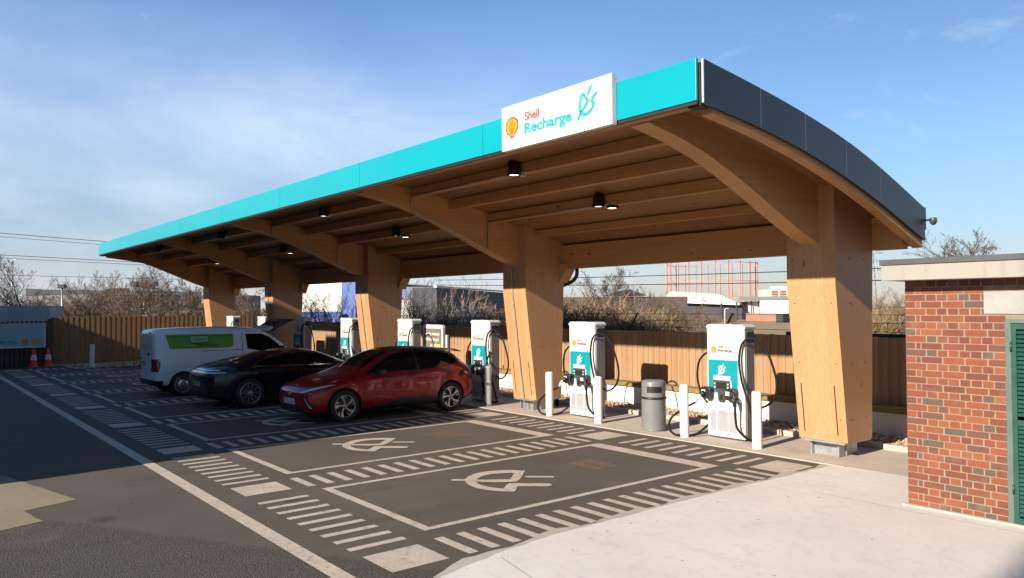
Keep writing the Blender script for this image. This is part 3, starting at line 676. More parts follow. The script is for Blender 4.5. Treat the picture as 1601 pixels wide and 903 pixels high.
# ------------------------------------------------------------------ chargers
CX = lambda i: -1.935-3.7*i
def make_charger(label):
    t = thing('ev_charger', label, 'ev charger', (0, 0, 0), 0, 'chargers in a row under the canopy')
    w = .40
    mb = MB(); mb.box(-w, w, 0, .30, .03, 1.99); body = mb.build('cabinet', M['charger_white'], t, bev=.012)
    mb = MB(); mb.box(-w+.02, w-.02, .012, .29, .012, .03); mb.build('plinth', M['dark_module'], body)
    mb = MB(); mb.prism([(-w-.012, 1.99), (w+.02, 1.99), (w+.02, 2.03), (w-.05, 2.068), (-w+.04, 2.068), (-w-.012, 2.03)], 1, -.012, .33); fixn(mb.build('top_cap', M['charger_white'], t, bev=.008))
    mb = MB(); mb.box(.10, .22, .06, .15, 2.068, 2.082); mb.build('antenna', M['black'], t, bev=.004)
    mb = MB(); mb.box(w-.0, w+.012, .045, .285, .08, 1.71); mb.build('side_panel', M['charger_grey'], t, bev=.004)
    for a, b in ((w, w+.014), (-w-.014, -w)):
        mb = MB(); mb.box(a, b, .05, .28, 1.74, 1.93); mb.build('side_vent', M['black'], t)
    mb = MB(); mb.box(.262, .268, -.002, 0, .1, 1.97); mb.build('door_seam', M['grey_vent'], t)
    mb = MB(); mb.box(-.372, .256, -.004, 0, .82, 1.42); mb.build('teal_panel', M['teal_panel'], t)
    pecten(t, -.25, 1.60, .105, -.0, sub=False)
    text('lettering', 'Shell', M['red_letter'], t, (-.15, -.003, 1.645), FRONT, h=.036, bold=.002)
    text('lettering', 'Recharge', M['dark_module'], t, (-.15, -.003, 1.572), FRONT, w=.29, h=.048, bold=.002)
    icon_w(t, -.155, 1.155, .16, .19, -.005, M['white_sign'], .024)
    mb = MB(); mb.box(-.245, .12, -.035, -.004, 1.05, 1.135); mb.build('reader_hood', M['charger_white'], t, bev=.012)
    mod = [(-.23, 1.055), (.10, 1.055), (.115, .94), (.085, .885), (.02, .84), (.005, .70), (-.015, .665), (-.115, .665), (-.135, .70), (-.15, .84), (-.215, .885), (-.245, .94)]
    mb = MB(); big = [(-.065+(x+.065)*1.1, .86+(z-.86)*1.07) for x, z in mod]; mb.prism(big, 1, -.012, -.004); fixn(mb.build('module_outline', M['white_sign'], t))
    mb = MB(); mb.prism(mod, 1, -.045, -.012); md = fixn(mb.build('user_panel', M['dark_module'], t, bev=.004))
    mb = MB(); mb.box(-.165, .035, -.048, -.044, .905, 1.015); mb.build('screen', M['screen'], md)
    mb = MB()
    for x in (-.205, .075):
        for z in (.93, .99): mb.box(x-.012, x+.012, -.048, -.044, z-.012, z+.012)
    mb.build('buttons', M['white_sign'], md)
    mb = MB(); mb.box(-.10, -.03, -.052, -.044, .70, .80); mb.build('card_reader', M['black'], md, bev=.003)
    mb = MB()
    for a, b in ((-.34, -.21), (-.185, .04), (.065, .235)): mb.box(a, b, -.003, 0, .13, .50)
    mb.build('vent_grille', M['grey_vent'], t)
    # holsters and plugs
    for s in (-1, 1):
        x = -.345 if s < 0 else .175
        mb = MB(); mb.prism([(x-.10, .92), (x+.07, .92), (x+.10, .87), (x+.09, .74), (x+.05, .70), (x-.09, .72), (x-.12, .80)], 1, -.13, -.004); h = fixn(mb.build('holster', M['black'], t, bev=.008))
        mb = MB(); mb.box(x-.09, x-.01, -.134, -.130, .80, .87); mb.build('holster_label', M['white_sign'], h)
    mb = MB(); mb.tube([(-.40, -.16, .80), (-.47, -.19, .72), (-.53, -.20, .62)], [.035, .032, .022], 10)
    g = mb.build('charging_plug', M['charger_white'], t)
    mb = MB(); mb.tube([(-.37, -.12, .82), (-.43, -.17, .77)], .052, 10); mb.build('plug_head', M['black'], g)
    mb = MB(); mb.tube(smooth_path([(.20, -.12, .80), (.27, -.20, .78), (.32, -.22, .72), (.33, -.20, .64)], 4), .034, 10); g = mb.build('charging_plug', M['black'], t)
    mb = MB(); mb.tube(smooth_path([(.26, -.20, .86), (.33, -.24, .82), (.35, -.24, .75), (.31, -.23, .71)], 4), .014, 8); mb.build('plug_handle', M['dark_module'], g)
    cables = [[(-.52, -.20, .63), (-.66, -.36, .52), (-.84, -.47, .36), (-.90, -.50, .2), (-.84, -.49, .07), (-.68, -.44, .025), (-.50, -.20, .06), (-.39, .05, .24)],
              [(-.40, .15, 1.52), (-.52, .13, 1.52), (-.66, .10, 1.36), (-.70, .10, 1.05), (-.62, .10, .78), (-.50, .12, .61), (-.40, .15, .57)],
              [(.33, -.20, .66), (.32, -.18, .45), (.33, -.14, .25), (.42, -.06, .10), (.50, .05, .03), (.48, .18, .02)],
              [(.41, .2, .66), (.58, .2, .60), (.84, .18, .76), (.93, .16, 1.05), (.84, .12, 1.46), (.70, .08, 1.72), (.55, .0, 1.83), (.40, -.06, 1.74), (.35, -.09, 1.45), (.40, -.10, 1.1), (.50, -.10, .8), (.56, -.05, .5), (.55, .06, .2), (.50, .12, .03)]]
    for c in cables:
        mb = MB(); mb.tube(smooth_path(c, 6), .0205, 8); mb.build('cable', M['rubber'], t)
    return t
CHL = ['nearest white and teal charger, left of the first column, black cable looped high',
       'white and teal charger between the second timber column and the grey litter bin',
       'shaded white and teal charger behind the tail of the red hatchback, cable plugged in',
       'white and teal charger rising above the roof of the red hatchback beside the poster board',
       'white and teal charger left of the third column, above the red hatchback windscreen',
       'white and teal charger behind the black coupe, against the fourth timber column',
       'white and teal charger behind the raised tailgate of the parked car',
       'white and teal charger whose top shows over the van roof beside the farthest column']
ch0 = make_charger(CHL[0]); ch0.location = (CX(0), 7.87, .012)
for i in range(1, 8):
    o = copy_thing(ch0, (CX(i), 7.87, .012), label=CHL[i])
def bollard(label):
    mb = MB(); mb.lathe([(.083, 0), (.083, .93), (.078, .948), (.05, .962), (0, .966)], n=24)
    o = mb.build('bollard', M['white_paint']); tag(o, label, 'bollard', 'white bollards guarding the chargers'); return o
bl = bollard('white round bollard at the right of the nearest charger, by the first column'); bl.location = (CX(0)+.88, 7.5, .012)
for x, lab in ((CX(0)-.645, 'white round bollard between the grey litter bin and the nearest charger'),
               (CX(1)+.85, 'white round bollard between the second charger and the grey litter bin'),
               (CX(1)-.66, 'white round bollard between the second timber column and the second charger'),
               (CX(2)+.80, 'white round bollard left of the second column, beside the charger behind the red hatchback'),
               (CX(4)+.85, 'white round bollard peeping between the black coupe and the red hatchback windscreen')):
    b = bl.copy(); COL.objects.link(b); b.location = (x, 7.5, .012); b['label'] = lab
b = bl.copy(); COL.objects.link(b); b.location = (-28.75, 2.62, .012); b['label'] = 'lone white bollard by the far timber fence, left of the van'; b['group'] = 'white bollards guarding the chargers'
mb = MB(); mb.box(-.03, .03, -.03, .03, 0, 1.62); p = mb.build('marker_post', M['white_paint'], bev=.006); p.location = (-11.55, 8.35, .012); tag(p, 'thin pale post standing right of the poster board', 'post')

# litter bin
bn = thing('litter_bin', 'grey round litter bin with a black slot and black band', 'bin', (-3.46, 7.68, .012))
mb = MB(); mb.lathe([(.235, .03), (.235, .63)], n=32); mb.build('body', M['bin_grey'], bn)
mb = MB(); mb.lathe([(.232, .645), (.232, .92), (.222, .95), (.19, .968), (0, .972)], n=32); hd = mb.build('hood', M['bin_grey'], bn)
mb = MB()
sl_ = []
for i in range(9):
    a = -1.45+i*.16; sl_.append((math.cos(a)*.2345, math.sin(a)*.2345))
mb.add([(x, y, z) for x, y in sl_ for z in (.74, .86)], [(2*i, 2*i+2, 2*i+3, 2*i+1) for i in range(8)]); mb.build('slot', M['black'], hd)
mb = MB(); mb.lathe([(.232, .61), (.246, .615), (.252, .632), (.246, .65), (.232, .655)], n=32); mb.build('band', M['black'], bn)
mb = MB(); mb.lathe([(.22, 0), (.228, .012), (.228, .032), (.2, .034)], n=32); mb.build('base', M['bin_grey'], bn)

# poster board
ps = thing('poster_board', 'grey framed poster board with white slogan beside the charger over the red hatchback', 'poster board', (-12.3, 8.36, .012))
rr = lambda x0, x1, z0, z1, r: [(x1-r+r*math.cos(a), z1-r+r*math.sin(a)) for a in (0, .5, 1.05, 1.57)]+[(x0+r+r*math.cos(a), z1-r+r*math.sin(a)) for a in (1.57, 2.1, 2.6, 3.14)]+[(x0+r+r*math.cos(a), z0+r+r*math.sin(a)) for a in (3.14, 3.7, 4.2, 4.71)]+[(x1-r+r*math.cos(a), z0+r+r*math.sin(a)) for a in (4.71, 5.2, 5.8, 6.28)]
mb = MB(); mb.prism(rr(-.53, .53, .35, 1.90, .09), 1, 0, .08); fixn(mb.build('frame', M['charger_white'], ps))
M['poster'] = None
k = NT('poster_print'); v = k.obj((1, 1, 1)); a = k.noise(v, 3, 4); sp = k.n('ShaderNodeSeparateXYZ'); k.l(v, sp.inputs[0])
k.col(k.mix(k.rng(a, .35, .65), (.20, .17, .11), (.10, .12, .11))); k.set(Roughness=.2); M['poster'] = k.m
mb = MB(); mb.box(-.45, .45, -.006, 0, .43, 1.79); pf = mb.build('poster', M['poster'], ps)
for z, s, w_ in ((1.60, 'Installing thousands', .74), (1.44, 'of Shell EV chargers', .70), (1.27, 'by 2030', .34)):
    text('lettering', s, M['white_sign'], pf, (-.38 if w_ > .5 else -.10, -.009, z), FRONT, w=w_, h=.085, weight=.02)
mb = MB(); mb.box(.18, .41, -.010, -.006, 1.16, 1.34); mb.build('yellow_block', plain('poster_lime', (.55, .55, .12), .4), pf)
mb = MB(); mb.box(.18, .41, -.010, -.006, .80, 1.155); mb.build('teal_block', plain('poster_teal', (.03, .14, .13), .4), pf)
mb = MB()
for x in (-.4, .4): mb.box(x-.03, x+.03, .02, .06, 0, .36)
mb.build('legs', M['galv'], ps)

# ------------------------------------------------------------------ brick kiosk on the right
BX, BY = 2.225, 5.66
bk = thing('brick_kiosk', 'small flat-roofed red brick outbuilding with a green louvred door', 'outbuilding', (BX, BY, 0))
BL, BD, BH = 4.6, 3.2, 2.70
mb = MB(); mb.box(.004, BL, .004, BD, -.02, BH+.1); wall = mb.build('wall', M['mortar'], bk)
# every brick is a small block standing just proud of the mortar
br = MB(); rb = random.Random(21); course = .0818; DX0, DX1, DZ = 1.075, 2.35, 2.255
def brick_row(z, L, axis, header_row, skip):
    x = 0.0; i = 0
    while x < L:
        if header_row: ln = .235 if i == 0 else .115
        else: ln = .115 if i == 0 else (.055 if i == 1 else .235)
        a, b = x+.006, min(L, x+ln-.006); i += 1; x += ln+.0045
        if b-a < .02: continue
        z0, z1 = z+.006+rb.uniform(-.0015, .0015), z+course-.007+rb.uniform(-.0015, .0015); pr_ = .003+rb.uniform(0, .003)
        a += rb.uniform(-.002, .002); b += rb.uniform(-.002, .002)
        segs = [(a, b)]
        for s0, s1, sz0, sz1 in skip:
            if z1 > sz0 and z0 < sz1: segs = [q for p0, p1 in segs for q in ((p0, min(p1, s0)), (max(p0, s1), p1)) if q[1]-q[0] > .012]
        for p0, p1 in segs:
            if axis == 0: br.box(p0, p1, -pr_+.004, .02, z0, z1)
            else: br.box(-pr_+.004, .02, p0, p1, z0, z1)
nrow = 33
for r_ in range(nrow):
    z = .005+r_*course
    brick_row(z, BL, 0, r_ % 2 == 0, [(DX0, DX1, -1, DZ), (.86, 2.56, 2.305, 2.565)])
    brick_row(z, BD, 1, r_ % 2 == 1, [])
br.build('brickwork', M['brick'], wall)
mb = MB(); mb.box(.865, 2.55, -.012, .02, 2.31, 2.56); mb.build('lintel', plain('painted_lintel', (.25, .26, .25), .6, var=.1), bk, bev=.004)
mb = MB(); mb.box(-.14, BL+.1, -.30, BD+.2, BH+.005, BH+.185); mb.build('roof_slab', M['roof_fascia'], bk, bev=.005)
mb = MB(); mb.box(-.155, BL+.12, -.315, BD+.22, BH+.188, BH+.255); mb.build('roof_flashing', M['flashing'], bk, bev=.006)
dr = MB(); dr.box(DX0+.0, DX0+.055, -.02, .03, .01, DZ); dr.box(DX1-.055, DX1, -.02, .03, .01, DZ); dr.box(DX0+.055, DX1-.055, -.02, .03, DZ-.045, DZ)
door = dr.build('door_frame', M['green_frame'], bk, bev=.003)
dl = MB(); x0, x1 = DX0+.058, DX1-.058; xm = (x0+x1)/2
for a, b in ((x0, xm-.004), (xm+.004, x1)):
    dl.box(a, a+.05, -.028, .0, .02, DZ-.05); dl.box(b-.05, b, -.028, .0, .02, DZ-.05)
    for z0, z1 in ((.02, .10), (DZ-.11, DZ-.05), (1.10, 1.16)): dl.box(a+.05, b-.05, -.028, 0, z0, z1)
    z = .115
    while z < DZ-.13:
        if not 1.07 < z < 1.15: dl.obox(((a+b)/2, -.013, z+.02), ((b-a)/2-.051, 0, 0), (0, .012, .016), (0, -.0022, .0018))
        z += .047
dl.build('louvred_door', M['green_metal'], door)
db = MB(); db.box(x0, x1, .004, .03, .02, DZ-.05); db.build('door_back', M['dark_gap'], door)
mb = MB(); mb.box(-.05, BL, -.07, .0, -.02, .035); mb.build('plinth', M['edge_conc'], bk, bev=.012)
mb = MB()
for z in (.35, 1.9): mb.tube([(DX0+.058, -.03, z), (DX0+.058, -.03, z+.1)], .012, 8)
mb.build('hinge', M['green_metal'], door)

# ------------------------------------------------------------------ fences and walls
def board_fence(x0, x1, ya, yb, z0, z1, m, seed, pitch=.088, wide=.10, gap=False, parent=None, name='board_panel'):
    """vertical boards along a straight line from (x0,ya) to (x1,yb)"""
    r = random.Random(seed); a, b = Vector((x0, ya, 0)), Vector((x1, yb, 0)); L = (b-a).length; d = (b-a)/L; q = Vector((d.y, -d.x, 0))
    mb = MB(); s = 0; i = 0
    while s < L:
        w = pitch*.62 if gap else wide; o = .0 if gap else (.013 if i % 2 else 0); c = a+d*(s+w/2)+q*(o+r.uniform(-.002, .002))
        top = z1+r.uniform(-.008, .008); c.z = (z0+top)/2
        mb.obox(c, d*w/2, q*.008, Vector((0, 0, (top-z0)/2))); s += pitch; i += 1
    return mb.build(name, m, parent)
bf = thing('timber_fence', 'close boarded timber fence running behind the chargers above a white wall', 'fence', (0, 0, 0))
board_fence(-31.6, 9, 10.56, 10.56, .56, 1.81, M['fence'], 2, parent=bf)
mb = MB()
for z in (.75, 1.5): mb.box(-31.6, 9, 10.60, 10.66, z, z+.08)
mb.build('rail', M['fence_dark'], bf)
for i in range(15):
    mb = MB(); mb.box(-31.4+i*2.75, -31.3+i*2.75, 10.66, 10.76, 0, 1.84); mb.build('fence_post', M['fence_dark'], bf)
ww = thing('garden_wall', 'low white rendered wall capped with mossy timber under the fence', 'wall', (0, 0, 0))
mb = MB(); mb.box(-31.6, 9, 10.22, 10.50, -.05, .46); mb.build('wall', M['white_wall'], ww)
mb = MB()
for i in range(17): mb.box(-31.6+i*2.4, -31.6+i*2.4+2.394, 10.16, 10.54, .462, .565)
mb.build('sleeper_cap', M['sleeper'], ww, bev=.01)
# the steel mesh fence beyond, with raked arms
rf = thing('security_fence', 'dark steel security fence with raked arms beyond the timber fence', 'fence', (0, 0, 0))
for x in (-14.6, -10.6, -7.45, -4.5, -1.55, 1.4):
    mb = MB(); mb.tube([(x, 11.35, 0), (x, 11.35, 1.78)], .03, 6); mb.tube([(x, 11.35, 1.76), (x+.16, 11.55, 2.24)], .025, 6); mb.build('raked_arm', M['black'], rf)
mb = MB()
for t in (.25, .6, .95): mb.tube([(-16+.16*t, 11.35+.2*t, 1.76+.48*t), (3+.16*t, 11.35+.2*t, 1.76+.48*t)], .005, 4)
mb.build('strand_wire', M['black'], rf)
mb = MB(); mb.box(-2.6, 6, 10.95, 11.05, 1.76, 1.86); mb.build('top_rail', M['black'], rf)
# far end: slatted fence with the banner, then a taller close boarded run
lf = thing('slatted_fence', 'dark slatted timber fence at the far end carrying the banner', 'fence', (0, 0, 0))
board_fence(-31.5, -31.5, -14, 1.42, .02, 1.92, M['fence_dark'], 5, pitch=.17, gap=True, parent=lf)
mb = MB(); mb.box(-31.56, -31.51, -14, 1.45, .3, .4); mb.box(-31.56, -31.51, -14, 1.45, 1.5, 1.6); mb.build('rail', M['fence_dark'], lf)
mb = MB(); mb.box(-31.56, -31.42, 1.42, 1.60, 0, 2.0); mb.build('fence_post', M['fence_dark'], lf)
mb = MB(); mb.box(-31.66, -31.58, -14, 1.4, 0, 1.85); mb.build('backing_panel', M['dark_gap'], lf)
cf = thing('boarded_fence', 'sunlit close boarded timber fence across the far end behind the van', 'fence', (0, 0, 0))
board_fence(-31.9, -31.9, 1.6, 10.5, .02, 2.08, M['fence_left'], 6, pitch=.105, wide=.115, parent=cf)
mb = MB(); mb.box(-31.98, -31.92, 1.6, 10.5, 1.4, 1.5); mb.build('rail', M['fence_dark'], cf)
# banner
bn_ = thing('banner', 'pale blue banner reading GO WELL fixed to the dark slatted fence', 'banner', (-31.44, 0, 0))
k = NT('banner_print'); v = k.obj(); a = k.noise(v, 1.2, 4); k.col(k.mix(k.rng(a, .3, .7), (.30, .44, .56), (.36, .46, .50))); k.set(Roughness=.5); M['banner'] = k.m
y0, y1, z0, z1 = -4.2, 1.30, .86, 1.80
mb = MB(); mb.box(0, .03, y0, y1, z0, z1); mb.build('sheet', M['banner'], bn_)
mb = MB(); mb.box(0, .045, y1, y1+.05, z0-.05, z1+.04); mb.box(0, .045, y0, y1, z0-.05, z0); mb.box(0, .045, y0, y1, z1, z1+.03); mb.build('frame', M['white_paint'], bn_)
navy = plain('banner_navy', (.02, .03, .12), .5); bteal = plain('banner_teal', (.03, .16, .19), .5); mauve = plain('banner_mauve', (.09, .05, .10), .5)
text('lettering', 'GO WELL', navy, bn_, (.034, -.33, z0+.135), SIDE, w=.66, h=.12, weight=.035)
text('lettering', 'Powering your', mauve, bn_, (.034, -.78, z0+.68), SIDE, w=1.4, h=.10, weight=.02, align='RIGHT')
text('lettering', 'charging safely', bteal, bn_, (.034, -.45, z0+.55), SIDE, w=1.7, h=.11, weight=.03, align='RIGHT')
for i, w_ in enumerate((.9, .8)): 
    mb = MB(); mb.box(.031, .034, -.90-w_, -.86-i*.06, z0+.44-i*.12, z0+.475-i*.12); mb.build('small_print', navy, bn_)
mb = MB(); mb.box(.031, .033, -1.8, -.70, z0+.17, z0+.195); mb.build('small_print', navy, bn_)
mb = MB(); mb.box(.031, .034, .86, 1.16, z0+.08, z0+.30); mb.build('yellow_block', plain('banner_yellow', (.50, .42, .08), .5), bn_)
pecten(bn_, .62, z0+.19, .21, 0, axis='x', x=.034)
# traffic cones
def cone(label):
    t = thing('traffic_cone', label, 'traffic cone', (0, 0, 0), 0, 'cones under the banner')
    mb = MB(); mb.lathe([(.17, .03), (.125, .30)], n=20); mb.lathe([(.085, .52), (.04, .76), (.025, .77), (0, .77)], n=20); mb.build('cone_body', M['cone_red'], t)
    mb = MB(); mb.lathe([(.1255, .30), (.086, .52)], n=20); mb.build('reflective_band', M['cone_white'], t)
    mb = MB(); mb.box(-.2, .2, -.2, .2, 0, .03); mb.build('base', M['cone_red'], t, bev=.008); return t
c0 = cone('left traffic cone of the pair under the banner, cleaner white band'); c0.location = (-31.05, .88, .004)
copy_thing(c0, (-31.05, 1.40, .004), rz=.4, label='right traffic cone of the pair, beside the fence corner post')

# ------------------------------------------------------------------ vehicles
def tmp_obj(me):
    o = bpy.data.objects.new('tmp', me); COL.objects.link(o); return o
def evaluated(o):
    bpy.context.view_layer.update(); return bpy.data.meshes.new_from_object(o.evaluated_get(bpy.context.evaluated_depsgraph_get()))
def boolean(me, cut, op):
    a, b = tmp_obj(me), tmp_obj(cut); m = a.modifiers.new('b', 'BOOLEAN'); m.operation = op; m.solver = 'EXACT'; m.object = b
    r = evaluated(a); bpy.data.objects.remove(a); bpy.data.objects.remove(b); return r
def clean_mesh(mb):
    me = bpy.data.meshes.new('m'); me.from_pydata(mb.v, [], mb.f); bm = bmesh.new(); bm.from_mesh(me)
    bmesh.ops.recalc_face_normals(bm, faces=bm.faces); bm.to_mesh(me); bm.free(); return me
def hull_mesh(st, sub=2):
    """a car body as one closed skin through its cross sections; st rows are y, half width, sill z, belt z, top half width, top side z, top centre z"""
    mb = MB(); rings = []
    for y, w, zb, zs, wt_, zt, zc in st:
        h = [(0, zb), (w*.55, zb), (w*.90, zb+.01), (w*.985, zb+.09), (w, zb+(zs-zb)*.55), (w*.99, zb+(zs-zb)*.86), (w*.955, zs)]
        bx, bz = w*.955, zs
        h += [(bx+(wt_-bx)*.5+.018, bz+(zt-bz)*.5), (wt_, zt), (wt_*.62, zt+(zc-zt)*.72), (0, zc)]
        ring = [(x, y, z) for x, z in h]+[(-x, y, z) for x, z in h[1:-1][::-1]]; rings.append(ring)
    n = len(rings[0]); vs = [p for r in rings for p in r]; fs = []
    for i in range(len(rings)-1):
        for j in range(n): fs.append((i*n+j, i*n+(j+1) % n, (i+1)*n+(j+1) % n, (i+1)*n+j))
    half = n//2
    for base, flip in ((0, False), ((len(rings)-1)*n, True)):
        for j in range(half):
            a, b, c, d = j, j+1, (n-j-1) % n, (n-j) % n
            f = [base+a, base+b, base+c, base+d]
            f = [q for i_, q in enumerate(f) if q not in f[:i_]]
            if len(f) > 2: fs.append(tuple(f if not flip else f[::-1]))
    mb.add(vs, fs); me = clean_mesh(mb); o = tmp_obj(me); m = o.modifiers.new('s', 'SUBSURF'); m.levels = sub; m.render_levels = sub
    r = evaluated(o); bpy.data.objects.remove(o); return r
def inflate(me, d):
    c = me.copy(); nv = [v.normal.copy() for v in c.vertices]
    for v, q in zip(c.vertices, nv): v.co += q*d
    return c
def finish(me, name, mats, parent, angle=35):
    me.name = name; me.materials.clear()
    for m in (mats if isinstance(mats, (list, tuple)) else [mats]): me.materials.append(m)
    for p in me.polygons: p.use_smooth = True
    me.set_sharp_from_angle(angle=R(angle)); o = bpy.data.objects.new(name, me); COL.objects.link(o); o.parent = parent; return o
class Car:
    def __init__(s, root, st): s.root = root; s.hull = hull_mesh(st); s.inf = {}
    def skin(s, d):
        if d not in s.inf: s.inf[d] = inflate(s.hull, d)
        return s.inf[d]
    def patch(s, name, mat, axis, poly, d=.004, a=.25, b=1.3, parent=None):
        """the piece of the car's skin inside a prism, standing d proud of the body"""
        mb = MB(); mb.prism(poly, axis, a, b); me = boolean(s.skin(d).copy(), clean_mesh(mb), 'INTERSECT')
        if not len(me.polygons): print('EMPTY PATCH', name, poly[:2]); return None
        return finish(me, name, mat, parent or s.root)
    def both(s, name, mat, poly, d=.004, a=.25, b=1.3):
        return s.patch(name, mat, 0, poly, d, a, b), s.patch(name, mat, 0, poly, d, -a, -b)
    def body(s, mat, arches, Rw, depth):
        me = s.hull.copy()
        for y in arches:
            for sg_ in (1, -1):
                mb = MB(); mb.lathe([(0, .0), (Rw+.055, .0), (Rw+.055, 1.0), (0, 1.0)], (0, y, Rw), 32, 0)
                if True: mb.v = [((depth+x)*sg_, yy, z) for x, yy, z in mb.v]
                me = boolean(me, clean_mesh(mb), 'DIFFERENCE')
        o = finish(me, 'body', [mat, M['black']], s.root)
        for p in me.polygons:
            c = p.center
            for y in arches:
                rr_ = math.hypot(c.y-y, c.z-Rw)
                if rr_ < Rw+.05 and abs(c.x) > depth-.02 or (abs(rr_-Rw-.055) < .012 and abs(p.normal.x) < .5 and abs(c.x) > depth): p.material_index = 1
            if c.z < .24 and p.normal.z < -.5: p.material_index = 1
        return o
def make_wheel(parent, x, y, Rw, w, style):
    s = 1 if x > 0 else -1; X = lambda t: s*t
    mb = MB(); mb.lathe([(.0, X(-w+.02)), (Rw*.70, X(-w+.02)), (Rw*.70, X(-.05)), (0, X(-.05))], n=28, axis=0)
    hub = fixn(mb.build('wheel', M['rim_dark'], parent, (x, y, Rw)))
    mb = MB(); mb.lathe([(Rw*.66, X(-w)), (Rw*.93, X(-w)), (Rw, X(-w+.03)), (Rw, X(-.035)), (Rw*.95, X(-.008)), (Rw*.80, X(.004)), (Rw*.72, X(-.008)), (Rw*.66, X(-.02))], n=40, axis=0, closed=True)
    fixn(mb.build('tyre', M['tyre'], hub))
    mb = MB(); ro = Rw*.715; mb.lathe([(ro, X(-.012)), (ro*.965, X(-.004)), (ro*.93, X(-.012)), (ro*.93, X(-.05))], n=40, axis=0)
    mb.lathe([(0, X(-.012)), (ro*.13, X(-.014)), (ro*.17, X(-.03))], n=16, axis=0)
    def blade(a0, a1, r0, r1, w0, w1, mi=0, dx=-.016):
        p0, p1 = Vector((math.cos(a0), math.sin(a0)))*r0, Vector((math.cos(a1), math.sin(a1)))*r1; d = (p1-p0).normalized(); q = Vector((-d.y, d.x))
        pts = [p0+q*w0/2, p1+q*w1/2, p1-q*w1/2, p0-q*w0/2]
        mb.add([(X(dx-.012*(0 if i in (1, 2) else 1)), p.x, p.y) for i, p in enumerate(pts)]+[(X(dx-.035), p.x, p.y) for p in pts], [(0, 1, 2, 3), (0, 4, 5, 1), (1, 5, 6, 2), (2, 6, 7, 3), (3, 7, 4, 0)], mi)
    if style == 'aero':
        for i in range(5):
            a = 2*math.pi*i/5+.3; blade(a, a+.20, ro*.15, ro*.95, .034, .022); blade(a+.24, a+.40, ro*.48, ro*.95, .012, .055); blade(a-.24, a-.04, ro*.66, ro*.94, .012, .04)
    elif style == 'spoke':
        for i in range(10):
            a = 2*math.pi*i/10; blade(a, a, ro*.14, ro*.55, .02, .018); blade(a, a+.16, ro*.52, ro*.95, .018, .014); blade(a, a-.16, ro*.52, ro*.95, .018, .014)
    else:
        mb.lathe([(ro*.16, X(-.02)), (ro*.62, X(-.018)), (ro*.64, X(-.03))], n=28, axis=0)
        for i in range(18): a = 2*math.pi*i/18; blade(a, a, ro*.62, ro*.94, .03, .034)
    fixn(mb.build('rim', M['rim'], hub)); return hub
def plate(parent, x0, y, z0, w, h, mat, txt, back=False):
    mb = MB(); mb.box(x0, x0+w, y-.014, y, z0, z0+h); p = mb.build('number_plate', mat, parent, bev=.003)
    if txt: text('lettering', txt, M['letter_black'], p, (x0+.03, y-.016, z0+h*.18), FRONT, w=w-.06, h=h*.64, weight=.01)
    return p
def seam(car, pts, name='door_seam', d=.0015, w=.013):
    for (a, b) in zip(pts[:-1], pts[1:]):
        a2, b2 = Vector(a), Vector(b); dd = (b2-a2).normalized(); q = Vector((-dd.y, dd.x))*w/2
        car.patch(name, M['black'], 0, [tuple(a2+q), tuple(b2+q), tuple(b2-q), tuple(a2-q)], d, .4, 1.3)

# red hatchback, nose towards the road, plugged in at its tail
t = thing('parked_car', 'dark red five door hatchback charging with its nose to the road', 'car', (-9.33, 2.79, 0))
ST = [(0.0, .52, .30, .52, .42, .60, .62), (.05, .74, .21, .60, .56, .69, .71), (.20, .845, .185, .70, .64, .775, .80), (.55, .90, .175, .80, .68, .875, .905), (1.0, .915, .175, .90, .70, .965, .99),
      (1.28, .916, .175, .935, .69, 1.03, 1.055), (1.7, .916, .175, .95, .625, 1.265, 1.295), (2.1, .917, .175, .96, .585, 1.435, 1.475), (2.6, .918, .175, .975, .575, 1.465, 1.52), (3.2, .918, .175, 1.0, .57, 1.45, 1.505),
      (3.7, .912, .18, 1.03, .565, 1.385, 1.44), (3.95, .895, .20, 1.03, .57, 1.25, 1.30), (4.12, .865, .26, .985, .64, 1.06, 1.09), (4.22, .81, .30, .92, .62, .985, 1.0), (4.287, .68, .36, .80, .52, .87, .89)]
c = Car(t, ST); RW = .335
c.body(M['red_paint'], (.84, 3.545), RW, .66)
